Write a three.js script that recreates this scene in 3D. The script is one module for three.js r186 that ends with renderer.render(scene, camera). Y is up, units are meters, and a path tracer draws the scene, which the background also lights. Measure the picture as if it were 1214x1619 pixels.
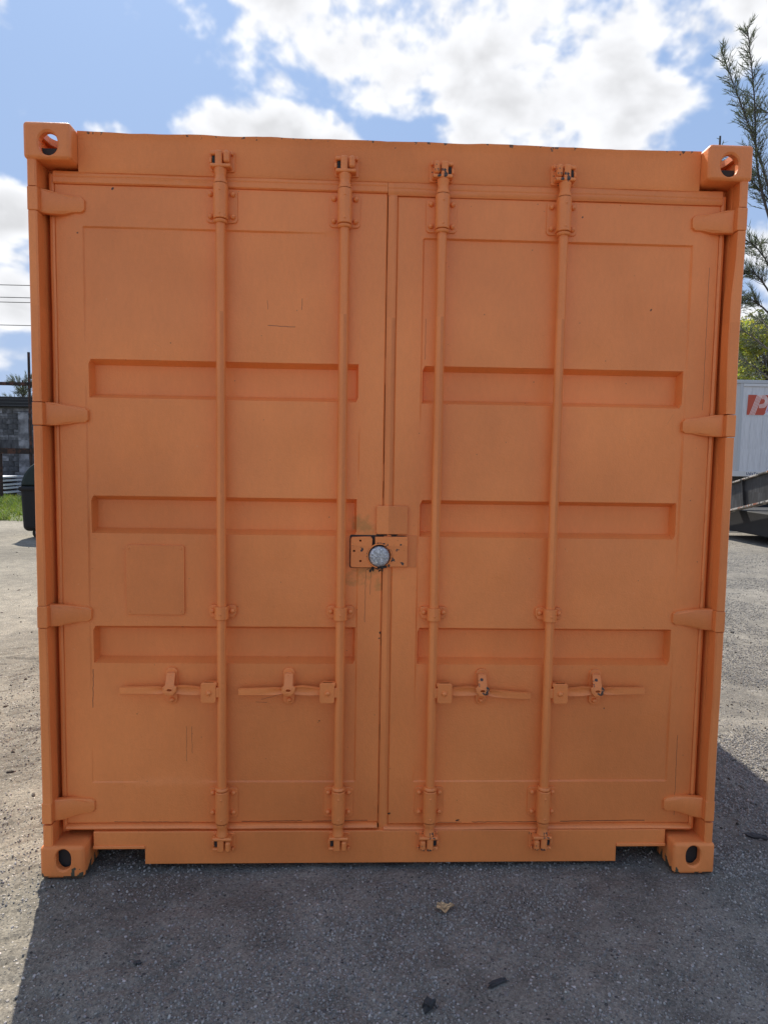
import * as THREE from 'three';
import { RoundedBoxGeometry } from 'three/addons/geometries/RoundedBoxGeometry.js';
import { mergeGeometries, mergeVertices, toCreasedNormals } from 'three/addons/utils/BufferGeometryUtils.js';
import { Brush, Evaluator, SUBTRACTION } from 'three-bvh-csg';

// ------------------------------------------------------------------ camera, sky, sun, exposure
const scene = new THREE.Scene();
const R = (d) => d * Math.PI / 180;
const camera = new THREE.PerspectiveCamera(73.75, 767 / 1024, 0.05, 1500);
camera.position.set(-0.108, 1.5086, 2.3592);
camera.rotation.set(R(-4.455), R(-2.164), R(0.909), 'YXZ');
scene.add(camera);

const renderer = new THREE.WebGLRenderer({ antialias: true });
renderer.setSize(767, 1024);
renderer.toneMapping = THREE.LinearToneMapping;
renderer.toneMappingExposure = 1.62;
renderer.shadowMap.enabled = true;

const SUN = new THREE.Vector3(-0.65, 2.591, -2.09).normalize();
const sun = new THREE.DirectionalLight(new THREE.Color(1, 0.93, 0.82), 4.3);
sun.position.copy(SUN).multiplyScalar(60);
sun.castShadow = true;
sun.shadow.mapSize.set(4096, 4096);
Object.assign(sun.shadow.camera, { left: -30, right: 30, top: 30, bottom: -30, near: 1, far: 140 });
scene.add(sun); scene.add(sun.target);

// ------------------------------------------------------------------ numbers
function rng(seed) { let a = seed >>> 0; return () => { a = (a + 0x6D2B79F5) | 0; let t = Math.imul(a ^ (a >>> 15), 1 | a); t = (t + Math.imul(t ^ (t >>> 7), 61 | t)) ^ t; return ((t ^ (t >>> 14)) >>> 0) / 4294967296; }; }
const clamp = (v, a = 0, b = 1) => v < a ? a : v > b ? b : v;
const smooth = (a, b, v) => { const t = clamp((v - a) / (b - a)); return t * t * (3 - 2 * t); };
const mix = (a, b, t) => a + (b - a) * t;
const PERM = (() => { const r = rng(11), p = new Uint8Array(512), q = [...Array(256).keys()]; for (let i = 255; i > 0; i--) { const j = (r() * (i + 1)) | 0; [q[i], q[j]] = [q[j], q[i]]; } for (let i = 0; i < 512; i++) p[i] = q[i & 255]; return p; })();
function n2(x, y) {            // value noise 0..1
  const xi = Math.floor(x), yi = Math.floor(y); let fx = x - xi, fy = y - yi;
  fx = fx * fx * fx * (fx * (fx * 6 - 15) + 10); fy = fy * fy * fy * (fy * (fy * 6 - 15) + 10);
  const a = xi & 255, b = yi & 255, A = PERM[a] + b, B = PERM[(a + 1) & 255] + b;
  return (PERM[A & 511] * (1 - fx) * (1 - fy) + PERM[B & 511] * fx * (1 - fy) + PERM[(A + 1) & 511] * (1 - fx) * fy + PERM[(B + 1) & 511] * fx * fy) / 255;
}
function fbm(x, y, o = 5) { let s = 0, a = 0.5, t = 0; for (let i = 0; i < o; i++) { s += a * n2(x, y); t += a; a *= 0.5; const q = x * 1.62 - y * 1.18 + 7.3; y = x * 1.18 + y * 1.62 + 3.1; x = q; } return s / t; }

// ------------------------------------------------------------------ sky: blue air and broken cumulus
function makeSky() {
  const W = 4096, H = 2048, data = new Float32Array(W * H * 4);
  const blobs = [ // azimuth, elevation, radii in degrees, weight
    [2, 34, 15, 6.2, 1.1], [-9, 32.4, 6, 2.4, 0.8], [-2, 30.2, 6.5, 3.4, 1], [4, 29, 6.5, 3.8, 1], [6, 40, 22, 8, 1], [10, 30.5, 6, 3, 0.8],
    [14, 26.2, 6.6, 3.6, 1.1], [20, 25.4, 4.6, 3.8, 1.1], [9, 24, 4.4, 2.2, 1], [20.5, 21.5, 4, 3, 1], [17.5, 29.6, 3.6, 1.6, 0.7],
    [25.5, 30, 8, 3, 0.95], [-7.2, 23.6, 6.2, 2.5, 1.05], [-6.5, 27.6, 1.3, 1, 0.5], [-19.6, 22.6, 1.6, 1, 0.6], [-28.6, 28.9, 2.8, 1.9, 0.9], [-25, 22.5, 1.1, 0.8, 0.55],
    [-27.4, 16.6, 3.2, 1.9, 0.95], [-27, 11.6, 5.5, 3.6, 1.05], [-29, 7.4, 4.4, 1.9, 0.9], [31.5, 14.6, 3.2, 2.4, 0.95], [28.6, 10.2, 2.4, 1.5, 0.9], [-5, 14, 12, 3, 0.8], [12, 12, 9, 3, 0.8],
  ];
  for (let j = 0; j < H; j++) {
    const el = ((j + 0.5) / H - 0.5) * Math.PI, sy = Math.sin(el), cy = Math.cos(el), eld = el * 180 / Math.PI;
    for (let i = 0; i < W; i++) {
      const k = (j * W + i) * 4;
      if (eld < -1) { data[k] = 0.3; data[k + 1] = 0.29; data[k + 2] = 0.28; data[k + 3] = 1; continue; }
      const ph = ((i + 0.5) / W - 0.5) * 2 * Math.PI, dx = cy * Math.cos(ph), dz = cy * Math.sin(ph);
      const az = Math.atan2(dx, -dz) * 180 / Math.PI;
      const t = Math.pow(clamp(sy), 0.55), c = dx * SUN.x + sy * SUN.y + dz * SUN.z;
      const glow = 0.10 * Math.pow(clamp(c), 10) + 0.10 * Math.pow(clamp(c), 40);
      let r = mix(0.33, 0.135, t) + glow, g = mix(0.40, 0.25, t) + glow, b = mix(0.52, 0.485, t) + glow;
      // cloud field
      const px = dx / (sy + 0.22), pz = dz / (sy + 0.22);
      const wx = (fbm(px * 2.1 + 9, pz * 2.1, 3) - 0.5), wz = (fbm(px * 2.1, pz * 2.1 + 31, 3) - 0.5);
      let F = (fbm(px * 1.15 + wx * 0.5 + 3.7, pz * 1.15 + wz * 0.5 + 1.3, 5) - 0.455) * 6;
      const w = smooth(46, 34, Math.abs(az - 1)) * smooth(52, 42, eld);
      if (w > 0) {
        let f = -1.2;
        for (const [a, e, rx, ry, wt] of blobs) { const q = ((az - a) / rx) ** 2 + ((eld - e) / ry) ** 2; if (q < 5) { const v = (1.25 - q) * wt; if (v > f) f = v; } }
        F = mix(F, f, w);
      }
      const ax = az * 0.105, ay = eld * 0.15;
      const d1 = fbm(ax * 1.9 + wx * 1.2 + 5, ay * 1.9 + wz * 1.2 + 2, 7) - 0.5, d2 = fbm(ax * 8 + wx * 3 + 31, ay * 8 + wz * 3 + 17, 6) - 0.5;
      const D = F + d1 * 3.6 + d2 * 1.1 - 0.18;
      let al = smooth(-0.30, 0.85, D); al = Math.pow(al, 1.3);
      if (al > 0) {
        const thick = smooth(0.7, 2.6, D + d1 * 1.2), puff = d2 * 0.5 + d1 * 0.35;
        const lum = mix(0.62, 0.43, thick) + puff * 0.34 + 0.2 * glow;
        r = mix(r, lum * 0.985, al); g = mix(g, lum * 0.995, al); b = mix(b, lum * 1.025, al);
      }
      data[k] = r; data[k + 1] = g; data[k + 2] = b; data[k + 3] = 1;
    }
  }
  const t = new THREE.DataTexture(data, W, H, THREE.RGBAFormat, THREE.FloatType);
  t.mapping = THREE.EquirectangularReflectionMapping; t.magFilter = THREE.LinearFilter; t.minFilter = THREE.LinearFilter; t.needsUpdate = true;
  return t;
}
const skyTexture = makeSky();
scene.background = skyTexture; scene.environment = skyTexture;

// ------------------------------------------------------------------ helpers
const taken = new Map();
function numbered(n) { const k = taken.get(n) ?? 0; taken.set(n, k + 1); return k ? `${n}_${String(k).padStart(3, '0')}` : n; }
function tag(o, label, category, group, kind) { o.userData.label = label; o.userData.category = category; if (group) o.userData.group = group; if (kind) o.userData.kind = kind; return o; }
function thing(name, label, category, pos = [0, 0, 0], turn = 0, group) { const o = new THREE.Group(); o.name = numbered(name); o.position.set(...pos); o.rotation.y = turn; scene.add(o); return tag(o, label, category, group); }
function uvBox(g, s = 1) {      // texture coordinates in metres from the side each face looks to
  if (g.index) g = g.toNonIndexed();
  const p = g.attributes.position, n = p.count, uv = new Float32Array(n * 2), a = new THREE.Vector3(), b = new THREE.Vector3(), c = new THREE.Vector3();
  for (let i = 0; i < n; i += 3) {
    a.fromBufferAttribute(p, i); b.fromBufferAttribute(p, i + 1); c.fromBufferAttribute(p, i + 2);
    const m = b.clone().sub(a).cross(c.clone().sub(a)), X = Math.abs(m.x), Y = Math.abs(m.y), Z = Math.abs(m.z);
    [a, b, c].forEach((v, k) => { uv[(i + k) * 2] = (X > Y && X > Z ? v.z : v.x) * s; uv[(i + k) * 2 + 1] = (Y >= X && Y >= Z ? v.z : v.y) * s; });
  }
  g.setAttribute('uv', new THREE.BufferAttribute(uv, 2));
  return g;
}
function clean(g) { if (g.index) g = g.toNonIndexed(); for (const k of Object.keys(g.attributes)) if (!['position', 'normal', 'uv'].includes(k)) g.deleteAttribute(k); if (!g.attributes.normal) g.computeVertexNormals(); if (!g.attributes.uv) g.setAttribute('uv', new THREE.BufferAttribute(new Float32Array(g.attributes.position.count * 2), 2)); g.morphAttributes = {}; g.clearGroups(); return g; }
function join(list) { return list.length === 1 ? clean(list[0]) : mergeGeometries(list.map(clean)); }
function add(name, geos, mat, parent = scene, keepUv = false) {
  let g = join(Array.isArray(geos) ? geos : [geos]);
  if (!keepUv) g = uvBox(g);
  const m = new THREE.Mesh(g, mat); m.castShadow = m.receiveShadow = true;
  m.name = parent === scene ? numbered(name) : name; parent.add(m); return m;
}
function put(name, geo, mat, parent, pos) { const m = new THREE.Mesh(geo, mat); m.castShadow = m.receiveShadow = true; m.name = parent === scene ? numbered(name) : name; if (pos) m.position.set(...pos); parent.add(m); return m; }
const box = (x0, x1, y0, y1, z0, z1) => new THREE.BoxGeometry(x1 - x0, y1 - y0, z1 - z0).translate((x0 + x1) / 2, (y0 + y1) / 2, (z0 + z1) / 2);
const rbox = (x0, x1, y0, y1, z0, z1, r = 0.004, s = 2) => new RoundedBoxGeometry(x1 - x0, y1 - y0, z1 - z0, s, Math.min(r, (x1 - x0) / 2.01, (y1 - y0) / 2.01, (z1 - z0) / 2.01)).translate((x0 + x1) / 2, (y0 + y1) / 2, (z0 + z1) / 2);
const cylY = (r, y0, y1, seg = 20, r2 = r) => new THREE.CylinderGeometry(r2, r, y1 - y0, seg).translate(0, (y0 + y1) / 2, 0);
const cylZ = (r, z0, z1, seg = 16, r2 = r) => new THREE.CylinderGeometry(r2, r, z1 - z0, seg).rotateX(Math.PI / 2).translate(0, 0, (z0 + z1) / 2);
const lathe = (pts, seg = 22) => new THREE.LatheGeometry(pts.map((p) => new THREE.Vector2(...p)), seg);
function flip(g, sx, sy = 1, sz = 1) { // mirrored copy with its faces turned back outwards
  g = clean(g.clone()); g.scale(sx, sy, sz);
  if (sx * sy * sz < 0) for (const k of Object.keys(g.attributes)) { const a = g.attributes[k], w = a.itemSize; for (let i = 0; i < a.count; i += 3) for (let c = 0; c < w; c++) { const q = a.array[(i + 1) * w + c]; a.array[(i + 1) * w + c] = a.array[(i + 2) * w + c]; a.array[(i + 2) * w + c] = q; } }
  return g;
}
function roundShape(x0, x1, y0, y1, r) { const s = new THREE.Shape(); s.moveTo(x0 + r, y0); s.lineTo(x1 - r, y0); s.absarc(x1 - r, y0 + r, r, -Math.PI / 2, 0); s.lineTo(x1, y1 - r); s.absarc(x1 - r, y1 - r, r, 0, Math.PI / 2); s.lineTo(x0 + r, y1); s.absarc(x0 + r, y1 - r, r, Math.PI / 2, Math.PI); s.lineTo(x0, y0 + r); s.absarc(x0 + r, y0 + r, r, Math.PI, Math.PI * 1.5); return s; }
const extr = (shape, z0, z1, bevel = 0.002, seg = 6) => new THREE.ExtrudeGeometry(shape, { depth: z1 - z0 - 2 * bevel, bevelEnabled: bevel > 0, bevelThickness: bevel, bevelSize: bevel, bevelOffset: -bevel, bevelSegments: 2, curveSegments: seg }).translate(0, 0, z0 + bevel);
function poly(pts) { const s = new THREE.Shape(); pts.forEach(([x, y], i) => i ? s.lineTo(x, y) : s.moveTo(x, y)); return s; }
function lines(breaks, step) { const out = []; for (let i = 0; i + 1 < breaks.length; i++) { const n = Math.max(1, Math.ceil((breaks[i + 1] - breaks[i]) / step)); for (let k = 0; k < n; k++) out.push(mix(breaks[i], breaks[i + 1], k / n)); } out.push(breaks[breaks.length - 1]); return out; }
function heightPanel(xs, ys, h, zb) { // a plate whose front follows h(x, y), closed behind at zb
  const nx = xs.length, ny = ys.length, P = [], I = [];
  for (const y of ys) for (const x of xs) P.push(x, y, h(x, y));
  for (let j = 0; j + 1 < ny; j++) for (let i = 0; i + 1 < nx; i++) { const a = j * nx + i; I.push(a, a + 1, a + nx + 1, a, a + nx + 1, a + nx); }
  const rim = []; for (let i = 0; i < nx - 1; i++) rim.push(i); for (let j = 0; j < ny - 1; j++) rim.push(j * nx + nx - 1); for (let i = nx - 1; i > 0; i--) rim.push((ny - 1) * nx + i); for (let j = ny - 1; j > 0; j--) rim.push(j * nx);
  const b = P.length / 3; for (const q of rim) P.push(P[q * 3], P[q * 3 + 1], P[q * 3 + 2], P[q * 3], P[q * 3 + 1], zb);
  const m = rim.length; for (let k = 0; k < m; k++) { const a = b + 2 * k, c = b + 2 * ((k + 1) % m); I.push(a, a + 1, c + 1, a, c + 1, c); }
  const q = P.length / 3; P.push(xs[0], ys[0], zb, xs[nx - 1], ys[0], zb, xs[nx - 1], ys[ny - 1], zb, xs[0], ys[ny - 1], zb); I.push(q, q + 2, q + 1, q, q + 3, q + 2);
  const g = new THREE.BufferGeometry(); g.setAttribute('position', new THREE.Float32BufferAttribute(P, 3)); g.setIndex(I); g.computeVertexNormals();
  return toCreasedNormals(g, R(20));
}
function ribbon(path, prof, seed, amp) { // a strip with profile prof (across, out) swept along a straight edge; wavers a little
  const [[x0, y0], [x1, y1]] = path, L = Math.hypot(x1 - x0, y1 - y0), n = Math.max(2, Math.ceil(L / 0.02)), tx = (x1 - x0) / L, ty = (y1 - y0) / L, m = prof.length, P = [], I = [];
  for (let i = 0; i <= n; i++) { const s = i / n, e = (fbm(s * L * 4 + seed, seed * 3.1, 3) - 0.5) * amp, o = (fbm(s * L * 6 + seed * 2, 4.7, 3) - 0.5) * amp; for (const [u, z] of prof) P.push(mix(x0, x1, s) - ty * (u + e), mix(y0, y1, s) + tx * (u + e), z + o); }
  for (let i = 0; i < n; i++) for (let k = 0; k + 1 < m; k++) { const a = i * m + k; I.push(a, a + m, a + 1, a + 1, a + m, a + m + 1); }
  for (const i of [0, n]) for (let k = 1; k + 1 < m; k++) I.push(i * m, i * m + k, i * m + k + 1);
  const g = new THREE.BufferGeometry(); g.setAttribute('position', new THREE.Float32BufferAttribute(P, 3)); g.setIndex(I); g.computeVertexNormals(); return toCreasedNormals(g, R(40));
}
const flatLip = (w, z0, z1) => [[-w / 2, z0], [-w / 2, z1 - 0.004], [-w / 2 + 0.004, z1 - 0.001], [-w * 0.12, z1 - 0.0005], [-w * 0.05, z1 - 0.0025], [w * 0.02, z1], [w / 2 - 0.004, z1 - 0.001], [w / 2, z1 - 0.005], [w / 2, z0]];
const halfRound = (w, z0, z1, n = 7) => [...Array(n)].map((_, i) => { const a = Math.PI * i / (n - 1); return [-Math.cos(a) * w / 2, z0 + Math.sin(a) * (z1 - z0)]; });

// ------------------------------------------------------------------ textures and materials
function canvasTex(w, h, draw, color = true, wrap = true) {
  const c = document.createElement('canvas'); c.width = w; c.height = h; draw(c.getContext('2d'), w, h);
  const t = new THREE.CanvasTexture(c); if (color) t.colorSpace = THREE.SRGBColorSpace; if (wrap) t.wrapS = t.wrapT = THREE.RepeatWrapping; return t;
}
function pixTex(w, h, f, color = true) { // f(x, y) -> [r, g, b] 0..255
  const d = new Uint8Array(w * h * 4); for (let j = 0; j < h; j++) for (let i = 0; i < w; i++) { const v = f(i, j), k = (j * w + i) * 4; d[k] = v[0]; d[k + 1] = v[1]; d[k + 2] = v[2]; d[k + 3] = 255; }
  const t = new THREE.DataTexture(d, w, h, THREE.RGBAFormat); t.magFilter = THREE.LinearFilter; t.minFilter = THREE.LinearMipmapLinearFilter; t.generateMipmaps = true; t.wrapS = t.wrapT = THREE.RepeatWrapping; if (color) t.colorSpace = THREE.SRGBColorSpace; t.needsUpdate = true; return t;
}
const ORANGE = [231, 134, 70];
function paintDot(x, y, r) { // mottling of brushed paint; x, y in metres
  const a = fbm(x * 1.7 + 4, y * 1.7, 4) - 0.5, b = fbm(x * 14, y * 5 + 8, 3) - 0.5, c = fbm(x * 120, y * 46, 2) - 0.5, k = 1 + a * 0.20 + b * 0.035 + c * 0.025 + (r() - 0.5) * 0.03;
  const chip = 1;
  return [clamp(ORANGE[0] * k * chip, 0, 255), clamp(ORANGE[1] * k * chip * (1 + a * 0.05), 0, 255), clamp(ORANGE[2] * k * chip * (1 + a * 0.12), 0, 255)];
}
const rp = rng(5);
const paintMap = pixTex(1024, 1024, (i, j) => paintDot(i / 512, j / 512, rp));
paintMap.repeat.set(0.5, 0.5);
const paintBump = pixTex(1024, 1024, (i, j) => { const v = 255 * clamp(0.5 + (fbm(i / 9, j / 9, 3) - 0.5) * 0.7 + (fbm(i / 90, j / 40, 3) - 0.5) * 0.5); return [v, v, v]; }, false);
paintBump.repeat.set(2.2, 2.2);
const M = {};
M.paint = new THREE.MeshStandardMaterial({ map: paintMap, bumpMap: paintBump, bumpScale: 0.0007, roughness: 0.46 });
const std = (r, g, b, rough = 0.8, metal = 0, more = {}) => new THREE.MeshStandardMaterial({ color: new THREE.Color().setRGB(r, g, b), roughness: rough, metalness: metal, ...more });
M.grease = std(0.035, 0.032, 0.03, 0.85);
M.under = std(0.05, 0.045, 0.042, 0.95);
M.floorWood = std(0.12, 0.085, 0.06, 0.95);
// paint knocked off down to dark steel, for worn fittings
const rc = rng(9);
M.worn = new THREE.MeshStandardMaterial({ roughness: 0.6, bumpMap: paintBump, bumpScale: 0.0008, map: (() => { const t = pixTex(512, 512, (i, j) => { const x = i / 512 * 0.4, y = j / 512 * 0.4, v = fbm(x * 60 + 3, y * 60, 4), d = paintDot(x, y, rc); if (v > 0.71) return v > 0.75 ? [58, 52, 50] : [120, 78, 55]; return d; }); t.repeat.set(2.5, 2.5); return t; })() });
// castings dragged over the yard: scraped black along their lowest edge
const rs = rng(21);
M.scuffed = new THREE.MeshStandardMaterial({ roughness: 0.65, bumpMap: paintBump, bumpScale: 0.001, map: (() => { const t = pixTex(1024, 512, (i, j) => { const x = i / 1024 * 2.5 - 1.25, y = j / 512 * 0.25, d = paintDot(x + 3, y, rs), v = fbm(x * 26 + 5, y * 18, 4), w = fbm(x * 60, y * 9 + 4, 3); if (y < 0.09 && v * 0.62 + w * 0.38 > (x < 0 ? 0.50 : 0.60) + y * 2.2 + (y < 0.010 ? -0.12 : 0)) { const s = 0.8 + w * 0.5; return [70 * s, 66 * s, 52 * s]; } return d; }); t.repeat.set(0.4, 4); t.offset.set(0.5, 0); return t; })() });
// header: specks of dirt and bare metal along the top edge
const rh = rng(31);
M.header = new THREE.MeshStandardMaterial({ roughness: 0.66, bumpMap: paintBump, bumpScale: 0.0009, map: (() => { const t = pixTex(2048, 256, (i, j) => { const x = i / 2048 * 2.2 - 1.1, y = 2.45 + j / 256 * 0.15, d = paintDot(x + 9, y, rh), v = fbm(x * 70, y * 60, 4), e = 2.588 - y; if (e < 0.03 && v > 0.69 + e * 8) { const s = 0.7 + 0.6 * n2(x * 300, y * 300); return [112 * s, 80 * s, 62 * s]; } return d; }); t.repeat.set(1 / 2.2, 1 / 0.15); t.offset.set(0.5, -2.45 / 0.15); return t; })() });
M.steel = new THREE.MeshStandardMaterial({ metalness: 0.45, roughness: 0.42, bumpMap: paintBump, bumpScale: 0.002, map: pixTex(256, 256, (i, j) => { const v = 168 + 60 * (fbm(i / 20, j / 20, 4) - 0.5) * 2 + (fbm(i / 5, j / 9, 3) > 0.70 ? 50 : 0); return [v, v, v * 1.01]; }) });
M.steel.map.repeat.set(12, 12); M.steel.bumpMap = paintBump;
M.blue = std(0.05, 0.17, 0.26, 0.6);

// the doors' own paint: mottled, with cracks, pits and mossy stains where the photograph shows them
function doorMap(x0, x1, y0, y1, marks, seed) {
  const W = 1024, H = 2048, r = rng(seed), d = new Uint8ClampedArray(W * H * 4);
  for (let j = 0; j < H; j++) for (let i = 0; i < W; i++) {
    const x = x0 + (x1 - x0) * i / W, y = y1 - (y1 - y0) * j / H, k = (j * W + i) * 4, c = paintDot(x + 5, y, r);
    // mossy film round the lock, with a grain of its own
    const q = Math.min(((x + 0.085) / 0.035) ** 2 + ((y - 1.262) / 0.05) ** 2, ((x + 0.055) / 0.07) ** 2 + ((y - 1.085) / 0.03) ** 2), f = fbm(x * 34, y * 34, 5), m = q < 3 ? 0.34 * smooth(0.22 + q * 0.13, 0.72 + q * 0.13, f) : 0;
    d[k] = mix(c[0], 118, m); d[k + 1] = mix(c[1], 104, m); d[k + 2] = mix(c[2], 48, m); d[k + 3] = 255;
  }
  return canvasTex(W, H, (g) => {
    g.putImageData(Object.assign(g.createImageData(W, H), {}), 0, 0);
    const im = g.createImageData(W, H); im.data.set(d); g.putImageData(im, 0, 0);
    const X = (x) => (x - x0) / (x1 - x0) * W, Y = (y) => (y1 - y) / (y1 - y0) * H;
    for (const [kind, a, b, c, e, wd] of marks) {
      if (kind === 'line') { const n = Math.max(4, Math.ceil(Math.hypot(c - a, e - b) / 0.012)); g.strokeStyle = 'rgba(92,50,32,0.8)'; g.lineWidth = wd; g.beginPath(); for (let k = 0; k <= n; k++) { const s = k / n, o = (r() - 0.5) * 1.6; const px = X(mix(a, c, s)) + o, py = Y(mix(b, e, s)) + o; k ? g.lineTo(px, py) : g.moveTo(px, py); } g.stroke(); }
      else { g.fillStyle = 'rgba(52,32,26,0.92)'; g.beginPath(); g.ellipse(X(a), Y(b), c, e, r() * 3, 0, 7); g.fill(); }
    }
    for (let k = 0; k < 90; k++) { g.fillStyle = `rgba(${r() < 0.5 ? '80,48,34' : '235,170,125'},${0.25 + r() * 0.4})`; g.beginPath(); g.ellipse(r() * W, r() * H, 0.6 + r() * 1.4, 0.6 + r() * 1.8, 0, 0, 7); g.fill(); }
    for (let k = 0; k < 26; k++) { g.strokeStyle = `rgba(${r() < 0.5 ? '120,68,42' : '232,162,116'},${0.12 + r() * 0.2})`; g.lineWidth = 0.8; const a = r() * W, b = r() * H; g.beginPath(); g.moveTo(a, b); g.lineTo(a + (r() - 0.5) * 60, b + (r() - 0.3) * 70); g.stroke(); }
  }, true, false);
}

// ------------------------------------------------------------------ ground
const PX0 = -3, PX1 = 3.5, PZ0 = -4, PZ1 = 1.5;
function groundH(x, z) {
  const edge = smooth(0, 0.35, Math.min(x - PX0, PX1 - x, z - PZ0, PZ1 - z));
  let h = (fbm(x * 1.4, z * 1.4, 3) - 0.5) * 0.016 + (fbm(x * 9 + 3, z * 9, 3) - 0.5) * 0.010 + (fbm(x * 34, z * 34, 2) - 0.5) * 0.008 - 0.006;
  // prints of lorry tyres in the dried surface at the side
  const wob = (fbm(x * 2.3 + 8, z * 2.3, 3) - 0.5), m = smooth(-0.85, -1.25, x + wob * 0.5) * smooth(0.36, 0.5, fbm(x * 3.1 + 2, z * 3.1 + 9, 3));
  const s = (z * 10.5 + x * 3.6 + wob * 3.2 + Math.sin(x * 4.1) * 0.4), f = s - Math.floor(s);
  h -= m * 0.009 * smooth(0.0, 0.07, f) * smooth(0.20, 0.08, f);
  const m2 = smooth(-0.1, -0.7, x + wob) * smooth(-0.2, 0.3, z) * smooth(0.42, 0.55, fbm(x * 2.7 + 20, z * 2.7, 3)) * (1 - m);
  h -= m2 * 0.006 * smooth(0, 0.16, f) * smooth(0.4, 0.2, f);
  // joint in the old slab, and its chipped lip
  const jz = z + 1.36 + (fbm(x * 3, 5, 2) - 0.5) * 0.05; if (x < -0.9) h -= 0.014 * smooth(0.03, 0.008, Math.abs(jz)) * smooth(-0.9, -1.2, x);
  const jz2 = z + 2.68 + (fbm(x * 3, 15, 2) - 0.5) * 0.05; if (x < -0.9) h -= 0.012 * smooth(0.03, 0.008, Math.abs(jz2)) * smooth(-0.9, -1.2, x);
  for (const cx of [-1.138, 1.138]) { const q = Math.max(Math.abs(x - cx) - 0.09, Math.abs(z + 0.09) - 0.1); h = mix(Math.min(h, -0.001), h, smooth(0.0, 0.06, q)); }
  return Math.min(h, 0.006) * edge;
}
function groundTint(x, z) {
  const a = fbm(x * 0.9 + 40, z * 0.9, 4) - 0.5, b = fbm(x * 5 + 4, z * 5 + 3, 3) - 0.5, sand = smooth(-0.75, -1.3, x + (fbm(x * 1.3, z * 1.3 + 60, 3) - 0.5) * 0.5);
  const k = 0.92 + a * 0.55 + b * 0.34, dirt = fbm(x * 2.2 + 90, z * 2.2 + 14, 4) > 0.60 ? 0.86 : 1;
  return [k * dirt * mix(0.94, 1.12, sand), k * dirt * mix(0.93, 1.08, sand), k * dirt * mix(0.94, 1.01, sand)];
}
const gr = rng(77);
const stones = []; for (let i = 0; i < 34000; i++) { const t = gr(); stones.push([gr() * 2048, gr() * 2048, 0.8 + 2.6 * t ** 5 + gr() * 1.3, gr() * 3.1, 0.55 + gr() * 0.45, gr()]); }
for (let i = 0; i < 5200; i++) stones.push([gr() * 2048, gr() * 2048, 2.0 + 2.4 * gr() ** 2, gr() * 3.1, 0.55 + gr() * 0.45, gr() < 0.4 ? gr() * 0.2 : 0.5 + gr() * 0.5]);
function stoneTex(color) {
  return canvasTex(2048, 2048, (g, W, H) => {
    const im = g.createImageData(W, H), r = rng(3), d = im.data;
    for (let j = 0; j < H; j++) for (let i = 0; i < W; i++) { const k = (j * W + i) * 4, e = (r() - 0.5), l = n2(i / 5, j / 5) - 0.5, u = n2(i / 64 * 1, j / 64) - 0.5, v = color ? 123 + e * 54 + l * 36 + u * 22 : 88 + e * 30 + l * 46; d[k] = v; d[k + 1] = color ? v * 0.965 : v; d[k + 2] = color ? v * 0.885 : v; d[k + 3] = 255; }
    g.putImageData(im, 0, 0);
    for (const [x, y, s, a, sq, t] of stones) { const v = color ? 62 + 138 * t : 120 + 120 * t; g.fillStyle = color ? `rgb(${v | 0},${(v * (0.965 + 0.02 * sq)) | 0},${(v * (0.87 + 0.1 * sq)) | 0})` : `rgb(${v | 0},${v | 0},${v | 0})`; for (const ox of [0, x < 12 ? 2048 : x > 2036 ? -2048 : 0]) { g.beginPath(); g.ellipse(x + ox, y, s, s * sq, a, 0, 7); g.fill(); if (!ox && x >= 12 && x <= 2036) break; } }
  }, color);
}
const gMap = stoneTex(true), gBump = stoneTex(false);
gMap.repeat.set(0.39, 0.39); gBump.repeat.set(0.39, 0.39);
M.ground = new THREE.MeshStandardMaterial({ map: gMap, bumpMap: gBump, bumpScale: 0.006, roughness: 0.95, vertexColors: true });
function sheet(xs, zs, hf, skip) {
  const P = [], C = [], U = [], I = [], nx = xs.length;
  for (const z of zs) for (const x of xs) { P.push(x, hf(x, z), z); C.push(...groundTint(x, z)); U.push(x, -z); }
  for (let j = 0; j + 1 < zs.length; j++) for (let i = 0; i + 1 < nx; i++) { if (skip && skip((xs[i] + xs[i + 1]) / 2, (zs[j] + zs[j + 1]) / 2)) continue; const a = j * nx + i; I.push(a, a + nx, a + 1, a + 1, a + nx, a + nx + 1); }
  const g = new THREE.BufferGeometry(); g.setAttribute('position', new THREE.Float32BufferAttribute(P, 3)); g.setAttribute('color', new THREE.Float32BufferAttribute(C, 3)); g.setAttribute('uv', new THREE.Float32BufferAttribute(U, 2)); g.setIndex(I); g.computeVertexNormals(); return g;
}
function struct(name, g, mat, label) { const m = new THREE.Mesh(g, mat); m.name = name; m.receiveShadow = true; m.userData = { kind: 'structure', label }; scene.add(m); return m; }
struct('yard_ground', sheet(lines([PX0, PX1], 0.0135), lines([PZ0, PZ1], 0.0135), groundH), M.ground, 'gravelly yard ground in front of and beside the orange container');
{
  const far = (a, b) => [-600, -300, -150, -80, ...lines([a, b], 0.5), 80, 150, 300, 600];
  const xs = far(-30, 30), zs = [-600, -300, -150, -80, ...lines([-40, 20], 0.5), 60, 150, 300, 600];
  struct('open_ground', sheet(xs, zs, () => 0, (x, z) => x > PX0 && x < PX1 && z > PZ0 && z < PZ1), M.ground, 'wide pale gravel yard reaching to the horizon');
}
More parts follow.
